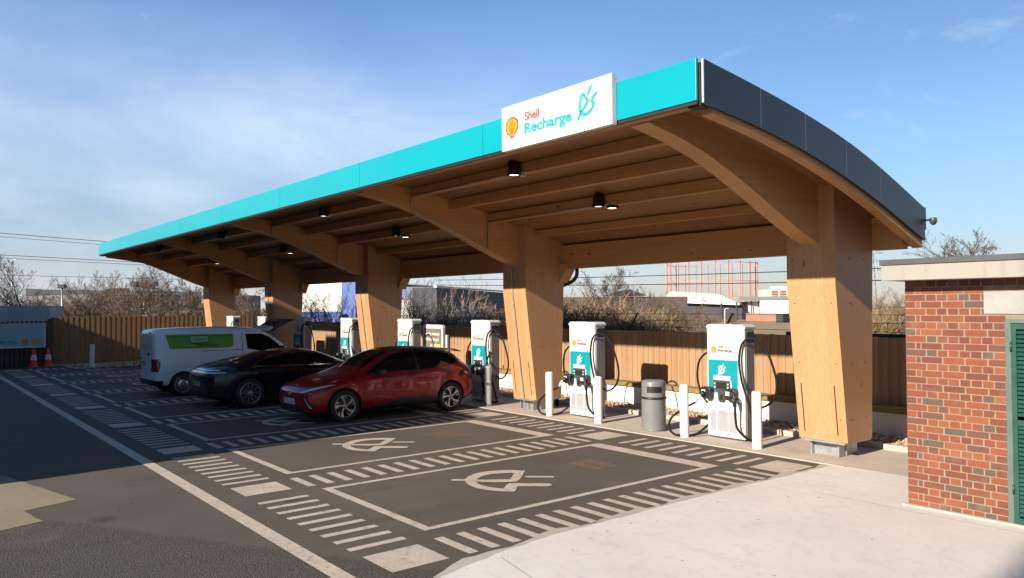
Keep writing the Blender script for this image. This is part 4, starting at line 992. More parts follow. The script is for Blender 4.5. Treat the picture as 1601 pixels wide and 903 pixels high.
for sgn in (1, -1):
    s_ = sgn
    c.patch('side_window', M['glass'], 0, [(1.42, 1.00), (1.86, 1.245), (2.18, 1.385), (2.66, 1.425), (2.66, 1.01)], .004, s_*.3, s_*1.3)
    c.patch('side_window', M['glass'], 0, [(2.72, 1.012), (2.72, 1.425), (3.25, 1.40), (3.62, 1.335), (3.86, 1.20), (3.80, 1.13), (3.5, 1.07), (3.1, 1.03)], .004, s_*.3, s_*1.3)
    c.patch('window_trim', M['black'], 0, [(1.34, .98), (1.86, 1.265), (2.18, 1.405), (2.70, 1.445), (3.27, 1.42), (3.66, 1.352), (3.93, 1.19), (3.84, 1.115), (3.5, 1.05), (2.7, .985)], .002, s_*.3, s_*1.3)
    c.patch('sill_cladding', M['black'], 0, [(1.22, .1), (1.22, .24), (1.6, .29), (2.25, .40), (2.9, .42), (3.18, .38), (3.18, .1)], .006, s_*.6, s_*1.3)
    c.patch('headlight', M['lens_clear'], 1, [(s_*.40, .63), (s_*.62, .705), (s_*.83, .80), (s_*.87, .80), (s_*.78, .715), (s_*.60, .655)], .005, -.4, .62)
    c.patch('headlight_surround', M['black'], 1, [(s_*.36, .61), (s_*.62, .72), (s_*.85, .83), (s_*.89, .82), (s_*.80, .69), (s_*.60, .625)], .003, -.4, .70)
    c.patch('bumper_blade', M['black'], 1, [(s_*.56, .56), (s_*.66, .56), (s_*.83, .31), (s_*.74, .31)], .003, -.4, .45)
    c.patch('running_light', M['lens_clear'], 1, [(s_*.64, .55), (s_*.665, .55), (s_*.795, .33), (s_*.772, .33)], .005, -.4, .45)
    mb = MB(); mb.obox((s_*.985, 1.66, 1.015), (.085, 0, 0), (0, .07, 0), (0, 0, .055)); mb.obox((s_*.90, 1.62, .985), (.05, 0, 0), (0, .02, 0), (0, 0, .018)); mb.build('wing_mirror', M['black'], t, bev=.025, seg=3)
    c.patch('tail_light', M['lens_red'], 1, [(s_*.30, .955), (s_*.82, .94), (s_*.82, .90), (s_*.3, .925)], .005, 3.95, 4.5)
c.patch('windscreen', M['glass'], 2, [(-.60, 1.38), (.60, 1.38), (.50, 2.08), (-.50, 2.08)], .004, 1.0, 1.7)
c.patch('rear_window', M['glass'], 2, [(-.50, 3.84), (.50, 3.84), (.56, 4.07), (-.56, 4.07)], .004, 1.0, 1.6)
c.patch('roof_panel', M['black'], 2, [(-.53, 2.16), (.53, 2.16), (.54, 3.72), (-.54, 3.72)], .002, 1.2, 1.7)
c.patch('lower_grille', M['black'], 1, [(-.60, .22), (.60, .22), (.66, .30), (.40, .37), (-.40, .37), (-.66, .30)], .004, -.4, .4)
c.patch('front_splitter', M['black'], 1, [(-.95, .1), (.95, .1), (.95, .205), (.6, .235), (-.6, .235), (-.95, .205)], .008, -.4, .45)
mb = MB(); mb.lathe([(0, -.03), (.05, -.03), (.052, -.01), (.04, .02)], (0, .005, .60), 8, 1, sm=False); mb.build('badge', M['chrome'], t, rot=(0, 0, 0))
plate(t, -.26, -.008, .385, .52, .112, M['plate_white'], 'LF72 GZS')
for pts in ([(1.30, .95), (1.27, .35)], [(2.69, 1.0), (2.67, .42)], [(3.55, 1.03), (3.45, .78), (3.22, .55)], [(1.28, .93), (3.5, .99)]): seam(c, pts)
c.both('door_handle', M['black'], [(2.36, .895), (2.56, .905), (2.56, .87), (2.36, .86)], .012, .6)
c.both('door_handle', M['black'], [(3.28, .94), (3.46, .955), (3.46, .925), (3.28, .91)], .012, .6)
c.patch('charge_flap', M['black'], 0, [(3.80, .80), (3.96, .82), (3.96, .95), (3.80, .93)], .006, .5, 1.3)
mb = MB(); mb.obox((0, 4.0, 1.385), (.50, 0, 0), (0, .12, -.035), (0, 0, .012)); mb.build('roof_spoiler', M['red_paint'], t, bev=.01)
for x in (.918-.005, -.913):
    for y in (.84, 3.545): make_wheel(t, x, y, RW, .215, 'aero')
mb = MB(); mb.tube(smooth_path([(.90, 3.88, .89), (1.02, 3.92, .88), (1.06, 3.98, .80)], 4), .03, 8); pl_ = mb.build('charging_plug', M['black'], t)
cc_ = thing('charging_cable', 'black charging cable drooping from the red hatchback to the charger behind its tail', 'cable', (0, 0, 0))
mb = MB(); mb.tube(smooth_path([(-8.27, 6.77, .80), (-8.33, 7.02, .52), (-8.40, 7.25, .16), (-8.55, 7.45, .045), (-8.75, 7.55, .06), (-8.88, 7.60, .25), (-8.95, 7.74, .9), (-8.93, 7.86, 1.3)], 8), .017, 8); mb.build('cable', M['rubber'], cc_)

# black coupe saloon, tail to the road
t = thing('parked_car', 'sleek black four door coupe parked tail out between the van and the red hatchback', 'car', (-13.04, 1.98, 0))
ST = [(0, .58, .36, .66, .46, .75, .765), (.06, .80, .27, .80, .58, .905, .93), (.22, .915, .21, .91, .64, 1.0, 1.02), (.7, .972, .185, .985, .66, 1.085, 1.11), (1.25, .982, .18, .99, .62, 1.20, 1.235),
      (1.85, .972, .17, .965, .575, 1.315, 1.352), (2.35, .965, .17, .95, .555, 1.345, 1.385), (2.85, .965, .17, .94, .57, 1.295, 1.335), (3.3, .965, .17, .93, .63, 1.13, 1.165), (3.7, .965, .17, .915, .71, .965, .99),
      (4.2, .963, .175, .87, .72, .90, .92), (4.65, .91, .19, .76, .64, .79, .81), (4.88, .80, .24, .64, .52, .68, .70), (4.96, .60, .32, .54, .4, .58, .60)]
c = Car(t, ST); RW = .36
c.body(M['navy_paint'], (.985, 3.885), RW, .70)
for s_ in (1, -1):
    glass = [(1.12, 1.035), (1.30, 1.12), (1.62, 1.205), (2.05, 1.275), (2.5, 1.29), (2.9, 1.235), (3.25, 1.105), (3.5, .99), (3.45, .97), (2.2, .985), (1.25, 1.005)]
    cx_, cz_ = 2.3, 1.1
    c.patch('window_trim', M['chrome'], 0, [(cx_+(y-cx_)*1.035, cz_+(z-cz_)*1.20+.004) for y, z in glass], .003, s_*.3, s_*1.3)
    c.patch('side_window', M['glass'], 0, glass, .006, s_*.3, s_*1.3)
    c.patch('sill_cladding', M['black'], 0, [(1.35, .1), (1.35, .25), (3.5, .25), (3.5, .1)], .006, s_*.6, s_*1.3)
    mb = MB(); mb.obox((s_*1.03, 3.22, 1.0), (.085, 0, 0), (0, .06, 0), (0, 0, .05)); mb.build('wing_mirror', M['black'], t, bev=.025, seg=3)
    c.patch('headlight', M['lens_clear'], 1, [(s_*.55, .62), (s_*.82, .66), (s_*.82, .74), (s_*.58, .72)], .005, 4.4, 5.3)
    seam(c, [(2.28, .99), (2.30, .3)]) if s_ > 0 else None
c.patch('light_bar', M['lens_clear'], 1, [(-.90, .868), (.90, .868), (.92, .892), (-.92, .892)], .006, -.4, .42)
c.patch('spoiler_line', M['chrome'], 1, [(-.86, .925), (.86, .925), (.86, .945), (-.86, .945)], .005, -.4, .30)
c.patch('rear_window', M['glass'], 2, [(-.50, .75), (.50, .75), (.46, 1.65), (-.46, 1.65)], .004, 1.0, 1.6)
c.patch('windscreen', M['glass'], 2, [(-.53, 2.75), (.53, 2.75), (.64, 3.55), (-.64, 3.55)], .004, .9, 1.6)
c.patch('rear_diffuser', M['black'], 1, [(-.95, .15), (.95, .15), (.95, .36), (.7, .43), (-.7, .43), (-.95, .36)], .006, -.4, .5)
plate(t, -.26, .015, .53, .52, .112, M['plate_yellow'], 'KX21 TVE')
for x in (.972, -.972):
    for y in (.985, 3.885): make_wheel(t, x, y, RW, .25, 'spoke')

# white panel van, tail to the road
t = thing('parked_van', 'white panel van with a bright green VAN RENTALS panel on its side', 'van', (-16.77, 1.74, 0))
ST = [(0, .76, .34, .95, .66, 1.70, 1.72), (.05, .83, .30, 1.0, .71, 1.79, 1.815), (.16, .868, .28, 1.02, .745, 1.815, 1.86), (.7, .888, .26, 1.05, .75, 1.825, 1.885), (1.7, .89, .26, 1.05, .75, 1.83, 1.895), (2.6, .89, .26, 1.05, .745, 1.81, 1.88),
      (3.1, .89, .26, 1.04, .725, 1.74, 1.815), (3.4, .888, .26, 1.03, .70, 1.60, 1.655), (3.7, .888, .26, 1.02, .70, 1.34, 1.38), (3.95, .885, .26, 1.0, .71, 1.10, 1.13), (4.25, .86, .26, .93, .68, 1.0, 1.02), (4.45, .80, .28, .82, .62, .89, .91), (4.56, .66, .34, .68, .5, .74, .76)]
c = Car(t, ST); RW = .315
c.body(M['van_white'], (.76, 3.66), RW, .64)
for s_ in (1, -1):
    gp = [(.30, 1.70), (2.16, 1.68), (2.16, 1.36), (2.06, 1.29), (.42, 1.30)]
    pn = c.patch('advert_panel', M['van_green'], 0, gp, .004, s_*.3, s_*1.3)
    c.patch('cab_window', M['glass'], 0, [(2.52, 1.67), (3.02, 1.66), (3.3, 1.53), (3.56, 1.29), (3.62, 1.17), (2.9, 1.17), (2.56, 1.24)], .004, s_*.3, s_*1.3)
    c.patch('tail_light', M['lens_red'], 0, [(-.1, .70), (-.1, 1.02), (.12, 1.04), (.17, .94), (.16, .80), (.10, .68)], .006, s_*.55, s_*1.3)
    c.patch('sill_cladding', M['black'], 0, [(1.14, .1), (1.14, .33), (3.28, .33), (3.28, .1)], .006, s_*.6, s_*1.3)
    mb = MB(); mb.obox((s_*.99, 3.55, 1.2), (.09, 0, 0), (0, .06, 0), (0, 0, .10)); mb.build('wing_mirror', M['black'], t, bev=.025, seg=3)
    seam(c, [(2.42, 1.75), (2.42, .36)]) if s_ > 0 else None
    seam(c, [(1.25, 1.22), (2.42, 1.22)]) if s_ > 0 else None
# lettering on the panel follows the tumblehome of the side
sx_at = lambda z: .89*.955+(.75-.89*.955)*((z-1.05)/(1.83-1.05))+.022*math.sin(math.pi*min(1, max(0, (z-1.05)/.78)))+.010
tilt = math.atan2(.105, .78)
def on_side(name, s, m, y, z, w_, h_): 
    o = text(name, s, m, t, (sx_at(z)+.006, y, z), (R(90)-0, 0, R(90)), w=w_, h=h_, weight=.02); o.rotation_euler = (R(90), -0.0, R(90)); o.rotation_euler.rotate_axis('X', -tilt*.75); return o
on_side('lettering', 'VAN RENTALS', M['van_green_dark'], 1.12, 1.355, .62, .062)
on_side('lettering', 'www.vanrentals.co.uk', M['van_green_dark'], .36, 1.635, .60, .03)
on_side('lettering', 'Tel: 0203 000 0000', M['van_green_dark'], 1.60, 1.625, .52, .035)
on_side('lettering', 'GREEN', M['van_green_pale'], .80, 1.355, .28, .055)
mb = MB(); ring = [(1.20+(.16 if math.cos(a) > 0 else -.16)*1+.11*math.cos(a)*1.0, 1.555+.105*math.sin(a)) for a in [2*math.pi*i/32 for i in range(32)]]
tp = lambda y, z, d=0: (sx_at(z)+.006+d, y, z)
mb.add([tp(y, z, .001) for y, z in ring], [tuple(range(32))]); fixn(mb.build('advert_roundel', M['van_green_pale'], t))
mb = MB(); mb.tube([tp(y, z, .003) for y, z in ring+ring[:1]], .010, 6); mb.build('roundel_outline', M['van_green_dark'], t)
text('lettering', 'eco', M['van_green'], t, (sx_at(1.52)+.012, 1.07, 1.52), SIDE, w=.26, h=.07, weight=.02)
c.patch('rear_window_panel', plain('van_rear_panel', (.44, .45, .44), .35, var=.05), 1, [(.06, 1.27), (.62, 1.27), (.60, 1.66), (.08, 1.66)], .006, -.4, .3)
c.patch('rear_window_panel', plain('van_rear_panel', (.44, .45, .44), .35, var=.05), 1, [(-.06, 1.27), (-.62, 1.27), (-.60, 1.66), (-.08, 1.66)], .006, -.4, .3)
c.patch('door_gap', M['black'], 1, [(-.005, .5), (.005, .5), (.005, 1.78), (-.005, 1.78)], .003, -.4, .3)
c.patch('rear_bumper', M['black'], 1, [(-1, .2), (1, .2), (1, .42), (.75, .46), (-.75, .46), (-1, .42)], .012, -.4, .24)
c.patch('windscreen', M['glass'], 2, [(-.62, 3.2), (.62, 3.2), (.64, 3.9), (-.64, 3.9)], .004, 1.1, 1.9)
plate(t, -.58, -.022, .86, .52, .112, M['plate_yellow'], 'LN70 WXD')
mb = MB(); mb.box(.30, .36, -.03, .0, 1.12, 1.20); mb.build('door_handle', M['black'], t, bev=.006)
mb = MB(); mb.box(.28, .40, -.01, .03, 1.745, 1.765); mb.build('high_lamp', M['lens_red'], t)
for x in (.872, -.872):
    for y in (.76, 3.66): make_wheel(t, x, y, RW, .20, 'cover')

# silver-white car beyond the van with its tailgate raised towards the chargers
t = thing('parked_car', 'silver white hatchback mostly hidden by the van with its tailgate raised', 'car', (-20.3, 2.33, 0))
ST2 = [(0.0, .52, .30, .55, .42, .68, .70), (.05, .74, .22, .66, .56, .79, .81), (.20, .845, .2, .78, .64, .87, .90), (.55, .89, .19, .88, .68, .96, .99), (1.0, .90, .19, .98, .70, 1.04, 1.07),
      (1.28, .90, .19, 1.0, .69, 1.12, 1.15), (1.7, .90, .19, 1.02, .63, 1.38, 1.42), (2.1, .90, .19, 1.03, .60, 1.53, 1.58), (2.6, .90, .19, 1.04, .59, 1.57, 1.63), (3.2, .90, .19, 1.05, .585, 1.58, 1.64),
      (3.8, .895, .2, 1.05, .58, 1.55, 1.61), (4.15, .88, .24, 1.04, .60, 1.44, 1.50), (4.30, .84, .3, .98, .62, 1.15, 1.18), (4.36, .78, .36, .86, .6, .98, 1.0)]
ST2 = [(4.36-(4.36-r[0])*.84, *r[1:]) for r in ST2]
c = Car(t, ST2); RW = .33
c.body(M['suv_white'], (1.42, 3.64), RW, .66)
for s_ in (1, -1):
    c.patch('side_window', M['glass'], 0, [(1.89, 1.08), (2.3, 1.34), (2.59, 1.48), (3.38, 1.51), (3.88, 1.46), (4.05, 1.25), (3.97, 1.12)], .004, s_*.3, s_*1.3)
c.patch('windscreen', M['glass'], 2, [(-.60, 1.87), (.60, 1.87), (.52, 2.46), (-.52, 2.46)], .004, 1.0, 1.8)
c.patch('boot_opening', M['black'], 1, [(-.66, .62), (.66, .62), (.60, 1.2), (.52, 1.47), (-.52, 1.47), (-.60, 1.2)], .006, 4.0, 4.6)
lid = MB(); sec = [(4.02, 1.62), (4.24, 1.79), (4.48, 1.94), (4.75, 2.03), (5.02, 2.03)]; sec2 = [(4.06, 1.53), (4.30, 1.64), (4.54, 1.78), (4.80, 1.91), (5.0, 1.975)]
n_ = len(sec); vs = []
for x in (-.62, .62): vs += [(x, y, z) for y, z in sec]+[(x, y, z) for y, z in sec2]
fs = []; n2 = 2*n_
for i in range(n_-1): fs += [(i, i+1, n2+i+1, n2+i), (n_+i, n2+n_+i, n2+n_+i+1, n_+i+1), (i, n_+i, n_+i+1, i+1), (n2+i, n2+i+1, n2+n_+i+1, n2+n_+i)]
fs += [(0, n2, n2+n_, n_), (n_-1, 2*n_-1, n2+2*n_-1, n2+n_-1)]
lid.add(vs, fs); lo = fixn(lid.build('tailgate', M['black'], t, bev=.012))
mb = MB(); mb.obox((0, 4.12, 1.70), (.635, 0, 0), (0, .10, .065), (0, -.03, .035)); mb.build('tailgate_spoiler', M['suv_white'], lo, bev=.015)
mb = MB()
for x in (-.58, .58): mb.tube([(x, 4.16, 1.22), (x, 4.72, 1.87)], .012, 6)
mb.build('gas_strut', M['galv'], lo)
for x in (.89, -.89):
    for y in (1.42, 3.64): make_wheel(t, x, y, RW, .2, 'aero')

# ------------------------------------------------------------------ trees and shrubs
def tube_fast(V, F, a, b, ra, rb, n):
    d = b-a
    if d.length < 1e-6: return
    d.normalize(); u = d.orthogonal().normalized(); w = d.cross(u); base = len(V)
    for p, r in ((a, ra), (b, rb)):
        for j in range(n):
            t = 2*math.pi*j/n; V.append(p+(u*math.cos(t)+w*math.sin(t))*r)
    for j in range(n): F.append((base+j, base+(j+1) % n, base+n+(j+1) % n, base+n+j))
def grow(seed, h, r0, stems=1, spread=.3, kids=(9, 6, 5, 3), ratio=(.55, .5, .5, .5), up=.25, wob=.16, start=.25, ang=(35, 65), rmin=.008):
    r = random.Random(seed); TV, TF, CV, CF = [], [], [], []
    def branch(p, d, L, rad, lev):
        seg = 6 if lev == 0 else (4 if lev == 1 else 3); pts = [p.copy()]; q = p.copy(); dd = d.copy()
        for i in range(seg):
            dd = (dd+Vector((r.gauss(0, wob), r.gauss(0, wob), r.gauss(0, wob*.6)+up*(.25 if lev == 0 else .5)*.5))).normalized(); q = q+dd*L/seg; pts.append(q.copy())
        for i in range(seg):
            ra = max(rmin, rad*(1-.8*i/seg)); rb_ = max(rmin*.8, rad*(1-.8*(i+1)/seg))
            if lev == 0: tube_fast(TV, TF, pts[i], pts[i+1], ra, rb_, 6)
            else: tube_fast(CV, CF, pts[i], pts[i+1], ra, rb_, 4 if lev == 1 else 3)
        if lev >= len(kids): return
        n = kids[lev]
        for k in range(n):
            f = start+(1-start)*(k+r.random())/n if lev == 0 else .15+.85*(k+r.random())/n
            f = min(.999, f); i = int(f*seg); t = f*seg-i; pp = pts[i].lerp(pts[i+1], t); ax = (pts[i+1]-pts[i]).normalized()
            a = R(r.uniform(*ang))*(1-.25*f); az = r.uniform(0, 6.283); o = ax.orthogonal().normalized(); o.rotate(Matrix.Rotation(az, 3, ax))
            nd = (ax*math.cos(a)+o*math.sin(a)).normalized()
            branch(pp, nd, L*ratio[lev]*r.uniform(.65, 1.15)*(1.15-.5*f), max(rmin, rad*(1-.75*f)*.55), lev+1)
    for s in range(stems):
        a = r.uniform(0, 6.283); tl = spread*r.uniform(.3, 1) if stems > 1 else spread*.15
        p = Vector((math.cos(a)*.12*stems**.5*r.random(), math.sin(a)*.12*stems**.5*r.random(), -.1)); d = Vector((math.cos(a)*tl, math.sin(a)*tl, 1)).normalized()
        branch(p, d, h*r.uniform(.75, 1), r0*r.uniform(.7, 1), 0)
    return (TV, TF), (CV, CF)
def raw(name, VF, mat, parent):
    me = bpy.data.meshes.new(name); me.from_pydata(VF[0], [], VF[1]); me.materials.append(mat); me.update()
    o = bpy.data.objects.new(name, me); COL.objects.link(o); o.parent = parent; return o
def make_tree(name, label, cat, mats, group=None, **kw):
    t = thing(name, label, cat, (0, 0, 0), 0, group); a, b = grow(**kw); raw('trunk' if kw.get('stems', 1) == 1 else 'stems', a, mats[0], t); raw('crown', b, mats[1], t); return t
protos = {}
def place(kind, px, py_top, depth, label, h0, group, rz=None, base=-.08, stretch=1.0):
    """stand a plant of its kind beyond the fence so that its top reaches the height seen in the photograph"""
    if px > 330:                                                        # keep clear of the back fence
        depth = max(depth, 16.9/max(.05, (at(px, 480, 1)-CAM).y))
    p = at(px, 480, depth); top = at(px, py_top, depth).z; s = (top-base)/h0
    src = protos[kind]
    o = src if not src.get('used') else copy_tree(src)
    src['used'] = 1
    if 'used' in o and o is not src: del o['used']
    o.location = (p.x, p.y, base); o.scale = (s*stretch, s*stretch, s); o.rotation_euler = (0, 0, rz if rz is not None else rnd.uniform(0, 6.28)); o['label'] = label; o['group'] = group; return o
BR, BP = M['bark'], M['bark_pale']
protos['tree'] = make_tree('bare_tree', 'x', 'tree', (M['twig_dark'], M['twig_dark']), seed=3, h=7.6, r0=.13, kids=(15, 8, 6, 3), ratio=(.52, .5, .5, .45), start=.22, ang=(38, 62), up=.25)
protos['round'] = make_tree('bare_tree', 'x', 'tree', (BR, BR), seed=12, h=5.6, r0=.20, kids=(13, 9, 7, 4), ratio=(.8, .55, .5, .5), start=.32, ang=(30, 62), up=.2)
protos['shrub'] = make_tree('bare_shrub', 'x', 'shrub', (BR, M['twig']), seed=5, h=4.2, r0=.05, stems=11, spread=.55, kids=(8, 6, 4), ratio=(.5, .5, .5), start=.15, ang=(25, 55), up=.35)
protos['gold'] = make_tree('willow_shrub', 'x', 'shrub', (BP, M['twig_gold']), seed=8, h=3.6, r0=.035, stems=16, spread=.6, kids=(8, 6, 4), ratio=(.5, .48, .5), start=.12, ang=(18, 42), up=.5, rmin=.010)
protos['red'] = make_tree('thorn_shrub', 'x', 'shrub', (BR, M['twig_red']), seed=9, h=4.0, r0=.05, stems=9, spread=.6, kids=(8, 7, 5), ratio=(.5, .5, .5), start=.12, ang=(30, 65), up=.2, rmin=.010)
protos['sapling'] = make_tree('young_tree', 'x', 'tree', (BP, BP), seed=14, h=5.0, r0=.045, kids=(12, 4, 3), ratio=(.42, .45, .5), start=.18, ang=(25, 48), up=.45)
protos['dark'] = make_tree('bare_thicket_tree', 'x', 'tree', (M['twig_dark'], M['twig_dark']), seed=17, h=5.2, r0=.07, stems=5, spread=.4, kids=(9, 6, 4), ratio=(.5, .5, .5), start=.15, ang=(25, 58), up=.3)
H = dict(tree=7.6, round=7.2, shrub=4.2, gold=3.6, red=4.0, sapling=5.0, dark=5.2)
for k in H:                                                             # true height of each kind
    H[k] = max(v.co.z for ch in protos[k].children for v in ch.data.vertices)
GL = 'bare trees and shrubs beyond the far fence'; GM = 'bare thicket behind the back fence'; GR = 'shrubs behind the back fence on the right'
place('tree', 47, 393, 52, 'tall bare tree with a spreading crown left of the lamp post, above the banner', H['tree'], GL)
place('shrub', 150, 422, 56, 'bushy pale brown bare tree beyond the far fence, left of the twin floodlight mast', H['shrub'], GL, stretch=1.25)
place('shrub', 182, 420, 50, 'broad bare tree of many upright stems just left of the twin floodlight mast', H['shrub'], GL, stretch=1.1)
place('sapling', 240, 425, 47, 'slender pale birch-like tree with one white stem near the twin floodlight mast', H['sapling'], GL, stretch=.7)
place('red', 268, 426, 49, 'dense reddish brown thorn bush left of the canopy end', H['red'], GL, stretch=1.3)
place('red', 300, 432, 46, 'dense thorn bush tucked under the tip of the canopy', H['red'], GL, stretch=1.2)
place('round', 262, 412, 60, 'bare tree with twisting limbs behind the thorn bush', H['round'], GL)
for i, (px, py) in enumerate(((8, 440), (88, 454), (112, 456), (206, 452), (226, 440), (325, 440), (-20, 430), (66, 462), (128, 462), (280, 458))):
    place('red' if i % 3 else 'dark', px, py, 58+3*(i % 4), 'low brown scrub among the bare trees beyond the far timber fence', H['red' if i % 3 else 'dark'], GL, stretch=1.4)
LB = ['thin dark bare tree in the gap between the far two columns', 'dark bare tree against the white cladding behind the fourth column', 'dark many-stemmed tree crossing the blue tower', 'dark tree in front of the pale blue shed']
for (px, py, d, k, lab) in ((395, 432, 44, 'red', 'brown thorny tree seen between the two farthest columns'), (425, 440, 42, 'dark', LB[0]), (485, 440, 36, 'dark', LB[1]), (512, 430, 38, 'dark', 'tall dark twiggy tree before the white and blue building'),
                            (545, 436, 35, 'dark', LB[2]), (648, 428, 27, 'dark', LB[3]), (668, 420, 28, 'dark', 'tall thin dark tree left of the white roof line'), (690, 425, 26, 'sapling', 'slim grey sapling left in the gap beyond the third bay'),
                            (716, 418, 27, 'sapling', 'slim grey sapling in the middle of the gap beyond the third bay'), (742, 430, 25, 'sapling', 'slim grey sapling beside the golden shrub'), (705, 452, 24, 'dark', 'dark twiggy bush behind the poster board'),
                            (778, 462, 23, 'gold', 'golden twigged shrub left of the second timber column'), (750, 472, 22, 'gold', 'low golden brown shrub behind the shaded charger'), (800, 440, 30, 'red', 'rusty bush half hidden by the second timber column')):
    place(k, px, py, d, lab, H[k], GM)
for (px, py, d, k, lab, st_) in ((908, 448, 24, 'gold', 'golden twigged shrub just right of the second timber column', 1.0), (890, 462, 26, 'red', 'brown shrub between the second column and the golden shrub', 1), (945, 455, 27, 'red', 'dark reddish shrub between the golden shrub and the tall bare tree', 1.1),
                                 (985, 415, 42, 'round', 'tall bare tree with rounded crown left of the red gasholder', 1.15), (1005, 455, 25, 'gold', 'tall golden willow shrub below the bare tree by the gasholder', 1.15), (1030, 462, 27, 'gold', 'golden willow shrub at the right end of the shrubs', 1.1),
                                 (1008, 440, 26, 'sapling', 'pale stemmed sapling inside the golden willow shrub', .9), (970, 470, 23, 'shrub', 'pale twiggy shrub behind the grey litter bin', 1.0), (930, 480, 22, 'shrub', 'low twiggy shrub behind the second charger', 1.2),
                                 (1048, 488, 24, 'red', 'low dark bush behind the fence left of the nearest charger', 1.3), (1112, 484, 80, 'gold', 'far golden bush before the dark warehouse', 1.3), (1145, 486, 95, 'shrub', 'far leafless bush before the warehouse doors', 1.2),
                                 (1486, 352, 70, 'round', 'dome crowned bare tree above the brick outbuilding roof', 1.15), (1378, 440, 50, 'sapling', 'slender bare tree in the gap left of the brick outbuilding', 1.0), (1395, 446, 46, 'shrub', 'pale bare shrub in the gap left of the brick outbuilding', 1.1),
                                 (1372, 470, 44, 'gold', 'olive brown bush low in the gap left of the brick outbuilding', 1.3), (1408, 462, 55, 'red', 'brown bush against the brick outbuilding corner', 1.3)):
    place(k, px, py, d, lab, H[k], GR, stretch=st_)
for i, (px, py, d) in enumerate(((884, 470, 25), (900, 476, 23), (918, 468, 28), (936, 470, 25), (952, 476, 24), (962, 462, 30), (978, 474, 25), (992, 468, 27), (1012, 476, 24), (1024, 484, 26), (1036, 490, 24), (1052, 494, 27), (905, 466, 32), (950, 460, 34), (990, 460, 33))):
    k = ('gold', 'red', 'shrub')[i % 3]; place(k, px, py-13+(i*7) % 19-6, d, 'brown leafless shrub in the dense scrub along the back of the fence', H[k], 'scrub along the back fence', stretch=1.25)
for i, (px, py, d) in enumerate(((635, 470, 29), (655, 478, 27), (676, 476, 27), (700, 484, 25), (722, 480, 25), (735, 486, 24), (400, 470, 43), (415, 480, 42))):
    k = ('dark', 'red')[i % 2]; place(k, px, py, d, 'dark leafless shrub in the thicket seen between the far columns', H[k], 'thicket between the far columns', stretch=1.15)
for k in protos:
    if 'used' in protos[k]: del protos[k]['used']

# ------------------------------------------------------------------ buildings and masts in the distance
def block(name, label, cat, p0, p1, ztop, thick, mat, zb=-.1, parent=None, tp=None):
    """box whose front runs from p0 to p1 (ground points), going thick metres back"""
    a, b = Vector((p0.x, p0.y, 0)), Vector((p1.x, p1.y, 0)); d = (b-a).normalized(); q = Vector((-d.y, d.x, 0))
    if q.dot(FX) < 0: q = -q
    z1 = ztop if isinstance(ztop, (tuple, list)) else (ztop, ztop)
    mb = MB(); c = [a, b, b+q*thick, a+q*thick]; zt = [z1[0], z1[1], z1[1], z1[0]]
    mb.add([(p.x, p.y, zb) for p in c]+[(p.x, p.y, z) for p, z in zip(c, zt)], [(0, 1, 5, 4), (1, 2, 6, 5), (2, 3, 7, 6), (3, 0, 4, 7), (4, 5, 6, 7), (3, 2, 1, 0)])
    o = fixn(mb.build(name, mat, parent))
    if label: tag(o, label, cat)
    return o, a, b, d, q
def far(name, label, cat, loc=(0, 0, 0)): return thing(name, label, cat, loc)
def clad(name, c, period=.9, dark=.8):
    k = NT(name); v = k.obj(); w = k.n('ShaderNodeTexWave', bands_direction='DIAGONAL'); w.inputs['Scale'].default_value = 1/period; k.l(v, w.inputs['Vector'])
    a = k.noise(v, .3, 4); col = k.mix(k.rng(w.outputs[1], .0, .25, .6, 0), tuple(c), tuple(x*dark for x in c)); col = k.mix(k.rng(a, .35, .7, 0, .3), col, tuple(x*.8 for x in c)); k.col(col); k.set(Roughness=.6); return k.m
mw = clad('white_cladding', (.62, .61, .58)); mblue = clad('blue_cladding', (.06, .12, .36)); mpale = clad('pale_blue_cladding', (.18, .21, .33)); mnavy = clad('navy_cladding', (.022, .026, .045)); mgrey = clad('grey_cladding', (.11, .12, .135)); mroof = clad('pale_roof', (.80, .74, .66), 2, .95)
mbr = plain('far_brick', (.26, .135, .095), .9, var=.15); mtan = plain('far_render', (.085, .07, .058), .9, var=.15); mdark = plain('far_dark', (.03, .033, .04), .7)
# grey shed far left
D = 85
o, a, b, d, q = block('grey_shed', 'long low grey warehouse behind the bare trees beyond the far fence', 'warehouse', at(40, 480, D+15), at(152, 480, D), (at(40, 452, D+15).z, at(152, 460, D).z), 20, mgrey)
block('shed_roof_edge', None, None, at(40, 480, D+14.7), at(152, 480, D-.3), (at(40, 450.5, D+14.7).z, at(152, 458.5, D-.3).z), .2, mdark, zb=at(90, 458, D).z, parent=o)
# white container by the banner
p = at(0, 490, 46)
t = far('storage_container', 'white corrugated storage container peeping over the dark slatted fence', 'container')
o, a, b, d, q = block('side_wall', None, None, at(-40, 490, 46), at(13, 490, 46), at(0, 478, 46).z, 2.4, plain('container_white', (.42, .45, .48), .5), parent=t)
o2, a, b, d, q = block('end_wall', None, None, at(13.3, 490, 46), at(36, 490, 47.5), at(30, 478, 46.5).z, 2.4, clad('container_ribs', (.36, .39, .43), .35, .6), parent=t)
# white panels seen low through the thicket
t = far('white_hoarding', 'low white hoarding glimpsed through the thicket left of the van', 'hoarding')
block('panel', None, None, at(192, 490, 66), at(215, 490, 66), at(200, 480, 66).z, .2, mw, parent=t); block('panel', None, None, at(226, 490, 66), at(266, 490, 66), at(240, 481, 66).z, .2, mw, parent=t)
